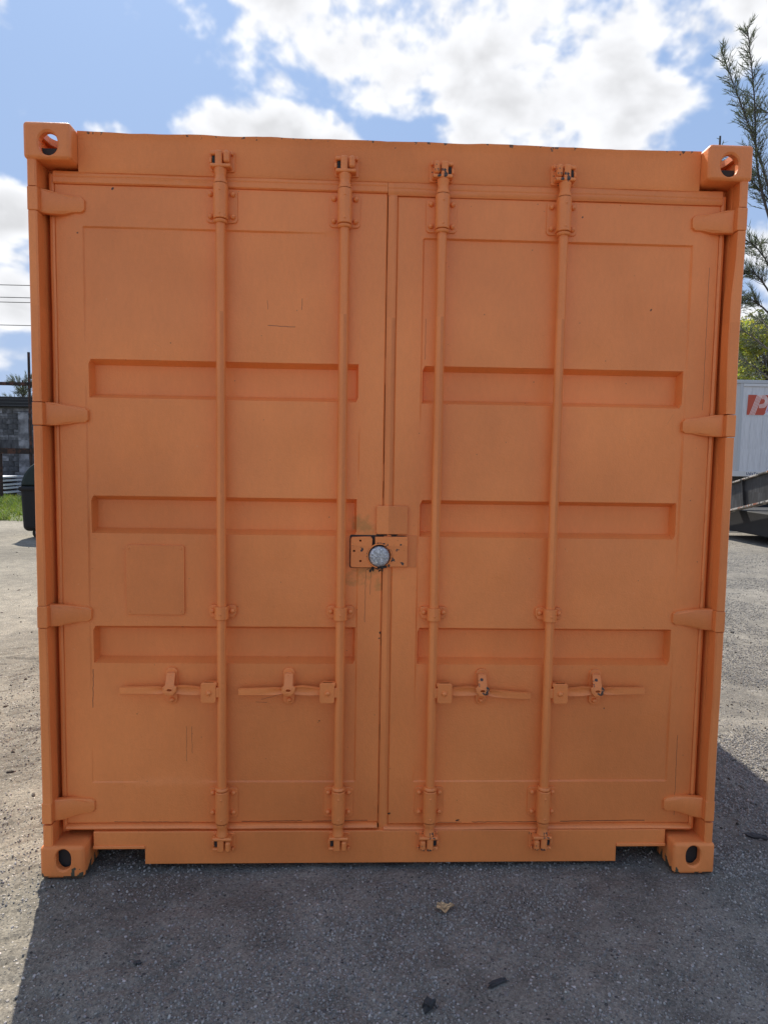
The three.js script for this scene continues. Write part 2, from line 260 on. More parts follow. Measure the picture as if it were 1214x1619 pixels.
{ // loose gravel grains, thicker in patches
  const N = 150000, g = new THREE.IcosahedronGeometry(1, 0), im = new THREE.InstancedMesh(g, std(0.27, 0.262, 0.245, 0.9), N), r = rng(404), m4 = new THREE.Matrix4(), q = new THREE.Quaternion(), e = new THREE.Euler(), c = new THREE.Color();
  let n = 0; while (n < N) {
    const side = r() < 0.5, sz = -11 * r(), x = side ? 1.25 + r() * (1.6 - sz * 0.62) : -2.6 + r() * 5.4, z = side ? sz : -2.6 + r() ** 0.7 * 3.5; if (side && r() < smooth(-5, -11, z) * 0.9) continue; if (x > 7.2) continue; if (Math.abs(x) < 1.2 && z < -0.35) continue; if (Math.abs(Math.abs(x) - 1.138) < 0.09 && z < 0.01) continue;
    const dn = fbm(x * 2.1 + 33, z * 2.1 + 2, 4), sand = smooth(-0.3, -1.1, x); if (r() > smooth(0.34, 0.60, dn) * (1 - 0.7 * sand) + 0.06) continue;
    const s = 0.0014 + 0.0034 * r() ** 3 + (x > 1.25 ? 0.0014 * r() + 0.0007 * Math.min(3, -z * 0.5) * r() : 0); e.set(r() * 6, r() * 6, r() * 6); q.setFromEuler(e);
    m4.compose(new THREE.Vector3(x, groundH(x, z) + s * 0.35, z), q, new THREE.Vector3(s * (0.8 + r() * 0.6), s * (0.6 + r() * 0.4), s)); im.setMatrixAt(n, m4);
    const k = 0.5 + r() * 0.9 + (r() > 0.97 ? 0.7 : 0); c.setRGB(k, k * (0.97 + r() * 0.03), k * (0.93 + r() * 0.08)); im.setColorAt(n, c); n++;
  }
  im.name = 'loose_gravel'; im.castShadow = im.receiveShadow = true; im.userData = { kind: 'stuff', label: 'loose pale gravel grains scattered over the yard ground', category: 'gravel' }; scene.add(im);
}

{ // twigs, chips and crumbs of dark litter
  const g = new THREE.DodecahedronGeometry(1, 0), N = 620, im = new THREE.InstancedMesh(g, std(0.075, 0.068, 0.06, 0.95), N), r = rng(909), m4 = new THREE.Matrix4(), q = new THREE.Quaternion(), e = new THREE.Euler(), c = new THREE.Color();
  for (let n = 0; n < N; n++) { const right = r() < 0.55, z = -0.3 - 10.5 * r() ** 1.4, x = right ? 1.35 + r() * (0.8 - z * 0.55) : -1.3 - r() * (0.9 - z * 0.45), l = 0.006 + 0.02 * r() ** 3; e.set((r() - 0.5) * 0.3, r() * 6.3, (r() - 0.5) * 0.3); q.setFromEuler(e); m4.compose(new THREE.Vector3(x, (x > PX0 && x < PX1 && z > PZ0 ? groundH(x, z) : 0) + 0.003, z), q, new THREE.Vector3(l, 0.003 + 0.004 * r(), 0.003 + 0.4 * l * r())); im.setMatrixAt(n, m4); const k = 0.5 + r(); c.setRGB(k, k * 0.95, k * 0.88); im.setColorAt(n, c); }
  im.name = 'ground_litter'; im.castShadow = im.receiveShadow = true; im.userData = { kind: 'stuff', label: 'dark crumbs and twigs littered over the sunlit ground', category: 'litter' }; scene.add(im);
}

// ------------------------------------------------------------------ the container
const box0 = thing('shipping_container', 'tall orange painted steel shipping container, its two locked doors facing out', 'container');
const ev = new Evaluator(); ev.attributes = ['position', 'normal', 'uv'];
function stadium(w, h) { const s = new THREE.Shape(), r = w / 2, k = h / 2 - r; s.absarc(0, k, r, 0, Math.PI); s.absarc(0, -k, r, Math.PI, 2 * Math.PI); s.closePath(); return s; }
function castingGeo(w, h) {      // corner block, outer face to -x, front to +z, top (or foot) to +y, centred at its outer front corner
  const W = 0.154, H = 0.118, D = 0.178;
  const B = (g) => new Brush(clean(g));
  let a = B(new RoundedBoxGeometry(W, H, D, 4, 0.013).translate(W / 2, -H / 2, -D / 2));
  const cut = (g) => { const b = B(g); a.updateMatrixWorld(); b.updateMatrixWorld(); a = ev.evaluate(a, b, SUBTRACTION); };
  cut(new THREE.BoxGeometry(W - 0.05, H - 0.042, D - 0.05).translate(W / 2 - 0.002, -H / 2 - 0.002, -D / 2 - 0.001));
  cut(new THREE.ExtrudeGeometry(stadium(w, h), { depth: 0.06, bevelEnabled: false, curveSegments: 14 }).translate(0.081, -0.069, -0.05));
  cut(new THREE.CylinderGeometry(1.22, 0.98, 0.007, 28).rotateX(Math.PI / 2).scale(w / 2, h / 2, 1).translate(0.081, -0.069, -0.0028));
  cut(new THREE.ExtrudeGeometry(stadium(0.06, 0.078), { depth: 0.06, bevelEnabled: false, curveSegments: 12 }).rotateY(Math.PI / 2).translate(-0.01, -0.069, -0.09));
  cut(new THREE.ExtrudeGeometry(stadium(0.088, 0.134), { depth: 0.06, bevelEnabled: false, curveSegments: 12 }).rotateX(-Math.PI / 2).translate(0.081, -0.05, -0.089));
  return toCreasedNormals(clean(a.geometry), R(25));
}
const castTop = castingGeo(0.061, 0.074), castLow = castingGeo(0.053, 0.076), HT = 2.591, HW = 1.219, LEN = 6.058;
for (const [sx, top, back] of [[1, 1, 0], [-1, 1, 0], [1, 0, 0], [-1, 0, 0], [1, 1, 1], [-1, 1, 1], [1, 0, 1], [-1, 0, 1]]) {
  const g = flip(top ? castTop : castLow, sx, top ? 1 : -1, back ? -1 : 1); g.translate(-sx * HW, top ? HT : 0, back ? -LEN : 0);
  const m = add('corner_casting', g, top ? M.paint : M.scuffed, box0);
  if (top) add('packed_dirt', box(Math.min(-sx * (HW - 0.026), -sx * (HW - 0.126)), Math.max(-sx * (HW - 0.026), -sx * (HW - 0.126)), HT - 0.094, HT - 0.074, back ? -LEN + 0.028 : -0.148, back ? -LEN + 0.148 : -0.030), M.grease, m);
  if (!top) add('packed_dirt', box(Math.min(-sx * (HW - 0.028), -sx * (HW - 0.122)), Math.max(-sx * (HW - 0.028), -sx * (HW - 0.122)), 0.024, 0.094, back ? -LEN + 0.026 : -0.15, back ? -LEN + 0.15 : -0.034), M.grease, m);
  if (!top && !back) m.userData.label = 'orange corner casting scraped black along its foot';
}
// corner posts: a flat outer strip broken at the hinges and a deep channel behind it
const HY = [0.232, 0.943, 1.643, 2.349];
for (const s of [-1, 1]) {
  const X = (v) => s * v, gs = [], cuts = [[0.117, 0.193], [0.272, 0.903], [0.983, 1.602], [1.684, 2.309], [2.389, 2.476]];
  const prof = (z) => poly(s < 0 ? z : z.map(([a, b]) => [-a, b]).reverse());
  const ext = (shape, y0, y1) => new THREE.ExtrudeGeometry(shape, { depth: y1 - y0, bevelEnabled: false, steps: Math.max(1, Math.ceil((y1 - y0) / 0.03)) }).rotateX(-Math.PI / 2).translate(0, y0, 0);
  for (const [y0, y1] of cuts) {
    const g = ext(prof([[-1.211, 0.012], [-1.207, 0.008], [-1.186, 0.008], [-1.181, 0.012], [-1.181, 0.06], [-1.211, 0.06]]), y0, y1), p = g.attributes.position;
    for (let i = 0; i < p.count; i++) { const y = p.getY(i), w = (fbm(y * 3 + s * 5, 2.2, 3) - 0.5) * 0.006 + (s > 0 ? -0.008 * smooth(1.5, 1.9, y) * smooth(2.25, 2.05, y) : -0.004 * smooth(1.1, 0.6, y)), in_ = Math.abs(p.getX(i)) < 1.19 ? 1 : 0.15; p.setX(i, p.getX(i) + s * w * in_); p.setZ(i, p.getZ(i) + (fbm(y * 4, s * 7 + 9, 3) - 0.5) * 0.004); }
    g.computeVertexNormals(); gs.push(toCreasedNormals(g, R(30)));
  }
  gs.push(ext(prof([[-1.2105, 0.0605], [-1.181, 0.0605], [-1.180, 0.104], [-1.160, 0.108], [-1.160, 0.15], [-1.2105, 0.15]]), 0.117, 2.476));
  add('corner_post', gs, M.paint, box0);
}
// header beam, door sill
{
  const h = (x, y) => -0.058 + (fbm(x * 2.6 + 3, y * 5, 3) - 0.5) * 0.006 + 0.004 * smooth(2.570, 2.586, y) - 0.002 * smooth(2.463, 2.456, y);
  const g = heightPanel(lines([-1.064, 1.064], 0.025), lines([2.4555, 2.463, 2.57, 2.588], 0.016), h, -0.16), p = g.attributes.position;
  for (let i = 0; i < p.count; i++) if (p.getY(i) > 2.58) p.setY(i, p.getY(i) - 0.002 + (fbm(p.getX(i) * 9, 4, 4) - 0.5) * 0.007);
  add('header_beam', g, M.header, box0);
  const s = extr(poly([[-1.052, 0.143], [-1.052, 0.079], [-0.868, 0.079], [-0.868, 0.019], [0.871, 0.019], [0.871, 0.079], [1.055, 0.079], [1.055, 0.143]].reverse()), -0.15, -0.055, 0.003);
  const sill = add('door_sill', s, M.paint, box0);
  for (const x of [-0.96, 0.963]) add('notch_lip', rbox(x - 0.093, x + 0.093, 0.0785, 0.090, -0.15, -0.0505, 0.003), M.paint, sill);
}
// side walls, roof, floor, rails and far end
function corrugated(len, y0, y1, pitch, depth, raw) { const pts = []; const n = Math.floor(len / pitch); for (let i = 0; i < n; i++) { const z = i * pitch; pts.push([z, 0], [z + pitch * 0.26, 0], [z + pitch * 0.5, depth], [z + pitch * 0.76, depth]); } pts.push([len, 0]); const s = poly([...pts, ...pts.slice().reverse().map(([a, b]) => [a, b + 0.004])]); const g = new THREE.ExtrudeGeometry(s, { depth: y1 - y0, bevelEnabled: false }); return raw ? g : g.rotateX(-Math.PI / 2).translate(0, y0, 0); }
for (const s of [-1, 1]) {
  const g = corrugated(5.76, 0.16, 2.5, 0.278, 0.036).rotateY(Math.PI / 2).translate(s < 0 ? -1.163 : 1.205, 0, -0.148);
  add('side_wall', g, M.paint, box0);
  add('bottom_rail', rbox(Math.min(s * 1.212, s * 1.16), Math.max(s * 1.212, s * 1.16), 0.02, 0.165, -5.9, -0.152, 0.006), M.paint, box0);
  add('top_rail', rbox(Math.min(s * 1.212, s * 1.15), Math.max(s * 1.212, s * 1.15), 2.49, 2.562, -5.9, -0.162, 0.006), M.paint, box0);
}
add('roof', corrugated(5.86, 0, 2.298, 0.209, 0.02, true).rotateY(Math.PI / 2).translate(-1.149, 2.535, -0.148), M.paint, box0);
add('end_wall', rbox(-1.16, 1.16, 0.12, 2.56, -6.02, -5.97, 0.004), M.paint, box0);
add('floor', box(-1.159, 1.159, 0.142, 0.17, -5.95, -0.152), M.floorWood, box0);
for (let i = 0; i < 18; i++) put('cross_member', new THREE.BoxGeometry(2.318, 0.1, 0.05), M.under, box0, [0, 0.09, -0.35 - i * 0.31]);

// doors
const BAND = [[1.8375, 1.705], [1.364, 1.231], [0.899, 0.763]];
function makeDoor(s, dy, marks, seed) {    // s = -1: hinged at -x
  const xi = s < 0 ? 0.0205 : 0.0142, xo = 1.1505, pa = s < 0 ? 0.1085 : 0.107, pb = 1.056, y0 = 0.167 + dy, y1 = 2.421 + dy, p0 = 0.323, p1 = 2.281 + dy;
  const st = 0.005, sl = 0.016, se = 0.008, ba = pa + 0.002, bb = 1.046;
  const xb = [xi, xi + 0.004, 0.05, pa - st / 2, pa + st / 2, ba + 0.003, ba + 0.003 + se, bb - se, bb, pb - st / 2, pb + st / 2, xo - 0.004, xo];
  const yb = [y0, y0 + 0.004, p0 - st / 2, p0 + st / 2]; for (const [t, b] of BAND.slice().reverse()) yb.push(b, b + sl, t - sl, t); yb.push(p1 - st / 2, p1 + st / 2, y1 - 0.004, y1);
  let xs = lines(xb, 0.022); if (s < 0) xs = xs.map((x) => -x).reverse();
  const ys = lines(yb, 0.022);
  const h = (X, y) => {
    const x = Math.abs(X); let z = -0.070;
    z -= 0.003 * (smooth(xi + 0.004, xi, x) + smooth(xo - 0.004, xo, x) + smooth(y0 + 0.004, y0, y) + smooth(y1 - 0.004, y1, y));
    const inP = clamp((x - pa + st / 2) / st) * clamp((pb + st / 2 - x) / st) * clamp((y - p0 + st / 2) / st) * clamp((p1 + st / 2 - y) / st);
    z -= 0.0036 * inP;
    for (const [t, b] of BAND) z -= 0.040 * clamp((y - b) / sl) * clamp((t - y) / sl) * clamp((x - ba - 0.003) / se) * clamp((bb - x) / se);
    z += inP * ((fbm(X * 2.2 + seed, y * 2.2, 3) - 0.5) * 0.017 + (fbm(X * 7 + seed, y * 7, 2) - 0.5) * 0.0022) + (fbm(X * 3 + 40, y * 3 + seed, 2) - 0.5) * 0.003;
    return z;
  };
  const g = heightPanel(xs, ys, h, -0.125), p = g.attributes.position, uv = new Float32Array(p.count * 2), X0 = s < 0 ? -xo : xi, X1 = s < 0 ? -xi : xo;
  for (let i = 0; i < p.count; i++) { uv[2 * i] = (p.getX(i) - X0) / (X1 - X0); uv[2 * i + 1] = (p.getY(i) - y0) / (y1 - y0); }
  g.setAttribute('uv', new THREE.BufferAttribute(uv, 2));
  const mat = new THREE.MeshStandardMaterial({ map: doorMap(X0, X1, y0, y1, marks, seed), roughness: 0.45, bumpMap: paintBump.clone(), bumpScale: 0.0008 });
  mat.bumpMap.repeat.set(2.6, 5.2);
  const door = add('door', g, mat, box0, true);
  door.userData.label = s < 0 ? 'left-hand orange door leaf with a square riveted placard' : 'right-hand orange door leaf overlapping the middle seam';
  // rubber seal, painted over, round the leaf
  const seal = [ribbon([[s * 1.159, y0 - 0.02], [s * 1.159, y1 + 0.03]], flatLip(0.0165, -0.11, -0.067), seed + 1, 0.002),
    ribbon([[s < 0 ? -0.0205 : -0.0195, y1 + 0.0195 - dy / 2], [s * 1.15, y1 + 0.0195 - dy / 2]], flatLip(0.040 - dy, -0.1, -0.0615), seed + 2, 0.004),
    ribbon([[s * (s < 0 ? 0.024 : 0.0), y0 - 0.0125], [s * 1.15, y0 - 0.0125]], halfRound(0.024, -0.082, -0.054), seed + 3, 0.005)];
  if (s > 0) seal.push(ribbon([[-0.0035, y0 - 0.022], [-0.0035, y1 + 0.004]], [[-0.0170, -0.11], [-0.0170, -0.0685], [-0.0140, -0.0655], [-0.004, -0.0645], [0.010, -0.0655], [0.0145, -0.069], [0.0150, -0.11]], seed + 4, 0.0018));
  if (s > 0) { const q = rng(700), fill = []; for (let y = y0; y < y1 - 0.05;) { const l = 0.02 + q() * 0.16; if (q() < 0.6) fill.push(rbox(-0.0222, -0.0192, y, Math.min(y + l, y1), -0.082, -0.0715 - q() * 0.003, 0.001, 1)); y += l + 0.005 + q() * 0.06; } seal.push(mergeGeometries(fill.map(clean))); }
  seal.forEach((q) => add('seal', q, M.paint, door));
  // hinges: knuckle in the post and a tapering forged strap
  HY.forEach((y, k) => {
    const o = (k === 0 ? 0.004 : 0), H1 = 0.0385, H2 = 0.026, sh = poly([[1.180, -H1 - 0.002], [1.150, -H1], [1.115, -H1 + 0.004], [1.085, -H2 - 0.002], [1.058, -H2], [1.047, -H2 + 0.010], [1.047, H2 - 0.010], [1.058, H2], [1.090, H2 + 0.004], [1.125, H1 - 0.004], [1.155, H1], [1.180, H1 + 0.001]]);
    let b = extr(sh, -0.026, 0, 0.006); const q = b.attributes.position;
    for (let i = 0; i < q.count; i++) { const x = q.getX(i); q.setZ(i, q.getZ(i) - 0.028 - 0.032 * smooth(1.185, 1.09, x)); q.setY(i, q.getY(i) + (fbm(x * 22, k * 9 + seed, 2) - 0.5) * 0.006); }
    b.computeVertexNormals();
    const kn = rbox(1.178, 1.2125, -0.0385, 0.0385, -0.058, -0.007, 0.004, 3);
    const gg = [toCreasedNormals(b, R(40)), kn].map((v) => (s < 0 ? flip(v, -1) : clean(v)).translate(0, y + o, 0));
    add('hinge', gg, M.paint, door);
  });
  return door;
}
const doorL = makeDoor(-1, 0, [['line', -0.43, 1.965, -0.335, 1.962, 1.6], ['line', -0.432, 2.05, -0.43, 2.02, 1], ['line', -0.312, 2.06, -0.312, 2.02, 1.2], ['dot', -0.955, 2.425, 3, 3], ['dot', -0.735, 0.893, 4, 2], ['dot', -1.075, 2.26, 2, 2.5], ['dot', -0.955, 2.409, 3, 5],
  ['line', -0.52, 0.172, -0.30, 0.174, 2.2], ['line', -0.98, 0.173, -0.70, 0.171, 1.6], ['line', -0.26, 0.172, -0.06, 0.175, 2], ['line', -1.049, 0.74, -1.051, 0.60, 2], ['line', -0.70, 0.53, -0.70, 0.43, 1], ['line', -0.72, 0.53, -0.72, 0.40, 1], ['line', -0.45, 0.63, -0.38, 0.65, 1], ['line', -0.47, 0.62, -0.43, 0.62, 1], ['dot', -0.24, 0.55, 2, 2], ['dot', -0.022, 0.88, 4, 5], ['dot', -0.026, 0.86, 2, 3], ['line', -0.078, 1.11, -0.08, 0.92, 1.2], ['line', -0.06, 1.10, -0.062, 1.02, 1]], 3);
const doorR = makeDoor(1, -0.008, [['line', 0.09, 1.16, 0.09, 1.23, 1.4], ['dot', 0.66, 2.36, 2, 3], ['dot', 0.92, 2.05, 2, 4], ['dot', 0.02, 0.2, 5, 3], ['dot', 0.275, 0.173, 7, 2.5], ['line', 0.12, 2.0, 0.12, 1.86, 1], ['dot', 0.81, 0.60, 2, 2], ['line', 0.33, 0.166, 0.60, 0.1665, 2.2], ['line', 0.66, 0.168, 0.98, 0.170, 2.6], ['line', 0.20, 0.165, 0.29, 0.166, 1.6], ['line', 1.09, 0.5, 1.092, 0.19, 1.2], ['line', 1.12, 2.2, 1.121, 1.7, 1]], 17);
{ const pl = add('placard', extr(roundShape(-0.927, -0.722, 0.941, 1.191, 0.010), -0.0775, -0.0675, 0.0015), M.paint, doorL); pl.userData.label = 'plain square plate riveted on the panel'; for (const [x, y] of [[-0.915, 1.179], [-0.734, 1.179], [-0.915, 0.953], [-0.734, 0.953]]) put('rivet', new THREE.SphereGeometry(0.004, 8, 6).scale(1, 1, 0.5), M.paint, doorL, [x, y, -0.0675]); }

// locking bars, each with its cams, keepers, brackets, bolts and handle
const boltGeo = uvBox(clean(lathe([[0.0001, 0.0075], [0.004, 0.0072], [0.0075, 0.005], [0.0092, 0.001], [0.0095, -0.004]], 14).rotateX(Math.PI / 2)));
const pinGeo = uvBox(clean(lathe([[0.0001, 0.0022], [0.002, 0.002], [0.0042, 0.0002], [0.0052, -0.0016]], 10).rotateX(Math.PI / 2)));
const ZB = -0.040;             // axis of the bars
function bar(x, s, tipDrop, worn, blue, dy) { // s = -1: handle towards -x
  const U = worn ? M.worn : M.paint, root = new THREE.Group(); root.name = 'locking_bar'; root.position.x = x; box0.add(root);
  const S = (g) => (s < 0 ? clean(g) : flip(g, -1));
  const rod = lathe([[0.0165, 0.15], [0.0165, 2.44]], 24); const rp_ = rod.attributes.position;
  add('rod', rod.translate(0, 0, ZB), M.paint, root);
  for (const top of [1, 0]) {
    const f = top ? 1 : -1, yS0 = top ? 2.304 + dy : 0.186, yS1 = top ? 2.418 + dy : 0.304, yc = (yS0 + yS1) / 2 - (top ? 0.004 : -0.004);
    const V = (v) => (top ? v : -v);
    // bearing bracket: clamp over a flat plate
    const br = [extr(roundShape(-0.053, 0.053, yc - 0.057, yc + 0.055, 0.013), -0.0715, -0.0635, 0.002), lathe([[0.0175, yS0], [0.0235, yS0], [0.0243, yS0 + 0.003], [0.0243, yS1 - 0.003], [0.0235, yS1], [0.0175, yS1]], 26).translate(0, 0, ZB), rbox(-0.0235, 0.0235, yS0 + 0.001, yS1 - 0.001, -0.066, ZB, 0.003)];
    add('bearing_bracket', br, M.paint, root);
    for (const bx of [-0.037, 0.037]) for (const by of [-0.037, 0.037]) put('bolt', boltGeo, M.paint, root, [bx, yc + by, -0.0605]);
    for (const by of [-0.042, 0.034]) put('rivet', pinGeo, M.paint, root, [0.001, (yS0 + yS1) / 2 + by, ZB + 0.0243]);
    // collar and waisted neck of the cam
    const e = top ? yS1 : yS0, q = top ? yS0 : yS1;
    add('collar', lathe(top ? [[0.017, q - 0.014], [0.0225, q - 0.013], [0.0235, q - 0.005], [0.0225, q - 0.0035], [0.017, q - 0.003]] : [[0.017, q + 0.003], [0.0225, q + 0.0035], [0.0235, q + 0.005], [0.0225, q + 0.013], [0.017, q + 0.014]], 24).translate(0, 0, ZB), M.paint, root);
    const neck = [[0.0215, 0.003], [0.0222, 0.010], [0.0185, 0.018], [0.0180, 0.030], [0.0215, 0.046], [0.0215, 0.050], [0.016, 0.053]].map(([r, v]) => [r, e + V(v)]); if (!top) neck.reverse();
    const C = e + V(0.050);
    const cam = [lathe(neck, 24).translate(0, 0, ZB),
      S(rbox(-0.032, 0.038, Math.min(C, C + V(0.012)), Math.max(C, C + V(0.012)), -0.056, -0.018, 0.005)),
      S(rbox(-0.015, 0.009, Math.min(C + V(0.006), C + V(0.056)), Math.max(C + V(0.006), C + V(0.056)), -0.056, -0.020, 0.006)),
      S(rbox(-0.033, -0.012, Math.min(C + V(0.042), C + V(0.055)), Math.max(C + V(0.042), C + V(0.055)), -0.054, -0.026, 0.005)),
      S(rbox(-0.036, -0.027, Math.min(C + V(0.016), C + V(0.034)), Math.max(C + V(0.016), C + V(0.034)), -0.055, -0.030, 0.004))];
    add('cam', cam, U, root);
    add('grease', [S(rbox(-0.0275, -0.0155, Math.min(C + V(0.013), C + V(0.041)), Math.max(C + V(0.013), C + V(0.041)), -0.054, -0.034, 0.003))], M.grease, root);
    const hz = -0.0545;
    const kp = [S(extr(roundShape(-0.034, 0.046, Math.min(C + V(-0.004), C + V(0.064)), Math.max(C + V(-0.004), C + V(0.064)), 0.006), hz - 0.006, hz + 0.003, 0.002)),
      S(new THREE.CapsuleGeometry(0.0108, 0.022, 5, 12).scale(1, 1, 1.1).translate(0.0225, C + V(0.036), -0.030)), S(rbox(0.016, 0.029, Math.min(C + V(0.02), C + V(0.05)), Math.max(C + V(0.02), C + V(0.05)), hz - 0.002, -0.03, 0.003)),
      S(rbox(0.034, 0.043, Math.min(C + V(0.046), C + V(0.060)), Math.max(C + V(0.046), C + V(0.060)), hz - 0.002, -0.036, 0.004))];
    add('keeper', kp, U, root);
  }
  // guide bracket at half height
  const y = 0.957, gd = [lathe([[0.0168, y - 0.023], [0.0232, y - 0.023], [0.0240, y - 0.021], [0.0240, y + 0.021], [0.0232, y + 0.023], [0.0168, y + 0.023]], 24).translate(0, 0, ZB), rbox(-0.0235, 0.0235, y - 0.0225, y + 0.0225, -0.074, ZB, 0.003), extr(poly([[-0.048, y - 0.006], [-0.040, y - 0.022], [0.040, y - 0.022], [0.049, y - 0.006], [0.049, y + 0.016], [0.040, y + 0.023], [-0.040, y + 0.023], [-0.048, y + 0.016]]), -0.0765, -0.058, 0.003)];
  add('guide_bracket', gd, M.paint, root);
  for (const bx of [-0.034, 0.035]) put('bolt', boltGeo, M.paint, root, [bx, y + 0.003, -0.0555]);
  put('rivet', pinGeo, M.paint, root, [0, y - 0.003, ZB + 0.0240]);
  // handle
  const hy = 0.672;
  add('handle_hub', [S(extr(roundShape(-0.070, -0.0175, hy - 0.037, hy + 0.037, 0.009), -0.034, -0.020, 0.0025)), S(rbox(-0.062, -0.014, hy + 0.024, hy + 0.037, -0.05, -0.023, 0.003)), S(rbox(-0.03, -0.006, hy - 0.018, hy + 0.018, -0.046, -0.024, 0.003))], M.paint, root);
  put('bolt', boltGeo, M.paint, root, [s * 0.042, hy, -0.0185]);
  const secs = [[0.060, 0.027, 0.012, 0], [0.072, 0.030, 0.013, 0], [0.100, 0.034, 0.015, 0.001], [0.130, 0.037, 0.015, 0.003], [0.158, 0.032, 0.015, 0.004], [0.180, 0.019, 0.017, 0.003], [0.200, 0.020, 0.016, 0.002], [0.226, 0.029, 0.013, 0], [0.262, 0.029, 0.010, -0.001], [0.330, 0.028, 0.009, -0.002], [0.357, 0.027, 0.008, -0.002], [0.361, 0.022, 0.006, -0.002]];
  const P = [], I = [];
  secs.forEach(([u, hh, t, up], i) => { const yy = hy + up - tipDrop * smooth(0.10, 0.36, u), zz = -0.043 + (u > 0.2 ? -0.003 : 0), hw = hh / 2, tt = t / 2, c = 0.25; for (const [a, b] of [[-hw, -tt * c], [-hw * 0.8, tt], [-hw * 0.25, tt * (i > 1 && i < 8 ? 0.35 : 1)], [hw * 0.25, tt * (i > 1 && i < 8 ? 0.35 : 1)], [hw * 0.8, tt], [hw, -tt * c], [hw * 0.8, -tt], [-hw * 0.8, -tt]]) P.push(s * u, yy + a, zz + b); });
  for (let i = 0; i + 1 < secs.length; i++) for (let k = 0; k < 8; k++) { const a = i * 8 + k, b = i * 8 + (k + 1) % 8; I.push(...(s < 0 ? [a, a + 8, b, b, a + 8, b + 8] : [a, b, a + 8, b, b + 8, a + 8])); }
  const e0 = (secs.length - 1) * 8; for (let k = 1; k < 7; k++) I.push(0, k, k + 1, e0, e0 + k + 1, e0 + k);
  const hg = new THREE.BufferGeometry(); hg.setAttribute('position', new THREE.Float32BufferAttribute(P, 3)); hg.setIndex(I); hg.computeVertexNormals();
  add('handle', toCreasedNormals(hg, R(35)), M.paint, root);
  if (blue) { const c = add('handle_collar', S(rbox(-0.079, -0.0685, hy - 0.012, hy + 0.012, -0.0525, -0.038, 0.003)), M.blue, root); c.userData.label = 'blue unpainted washer beside the hub'; }
  const rx = -0.182, py = hy + 0.012;
  const ret = [S(extr(roundShape(rx - 0.022, rx + 0.020, py - 0.068, py + 0.066, 0.019), -0.080, -0.0645, 0.003)), S(rbox(rx - 0.012, rx + 0.010, py + 0.012, py + 0.052, -0.074, -0.060, 0.004)), S(rbox(rx - 0.008, rx + 0.006, py - 0.034, py - 0.024, -0.070, -0.046, 0.004))];
  add('handle_retainer', ret, M.paint, root);
  const hs = poly([[rx - 0.015, py + 0.050], [rx + 0.015, py + 0.050], [rx + 0.016, py + 0.012], [rx + 0.026, py + 0.005], [rx + 0.024, py - 0.010], [rx + 0.011, py - 0.024], [rx - 0.013, py - 0.024], [rx - 0.025, py - 0.012], [rx - 0.024, py + 0.005], [rx - 0.016, py + 0.012]].reverse());
  const hole = new THREE.Path(); hole.absellipse(rx, py - 0.0055, 0.0085, 0.0042, 0, Math.PI * 2, true); hs.holes.push(hole);
  const hp = extr(hs, -0.006, 0, 0.0015), hq = hp.attributes.position; for (let i = 0; i < hq.count; i++) hq.setZ(i, hq.getZ(i) - 0.052 + 0.024 * smooth(py + 0.040, py + 0.002, hq.getY(i)));
  hp.computeVertexNormals(); add('hasp', S(toCreasedNormals(hp, R(30))), U, root);
  put('bolt', boltGeo, M.paint, root, [s * 0.182, py + 0.037, -0.0535]); put('bolt', boltGeo, M.paint, root, [s * 0.182, py - 0.051, -0.0615]);
  return root;
}
bar(-0.586, -1, -0.002, false, false, 0.004).userData.label = 'locking bar beside the square placard';
bar(-0.167, -1, 0.002, false, false, 0).userData.label = 'locking bar on the left leaf, beside the lock plates';
bar(0.1665, 1, 0.014, true, true, -0.008).userData.label = 'locking bar on the right leaf, beside the lock plates, with chipped cams';
bar(0.586, 1, -0.006, true, true, -0.006).userData.label = 'locking bar near the right-hand hinges, with chipped cams';

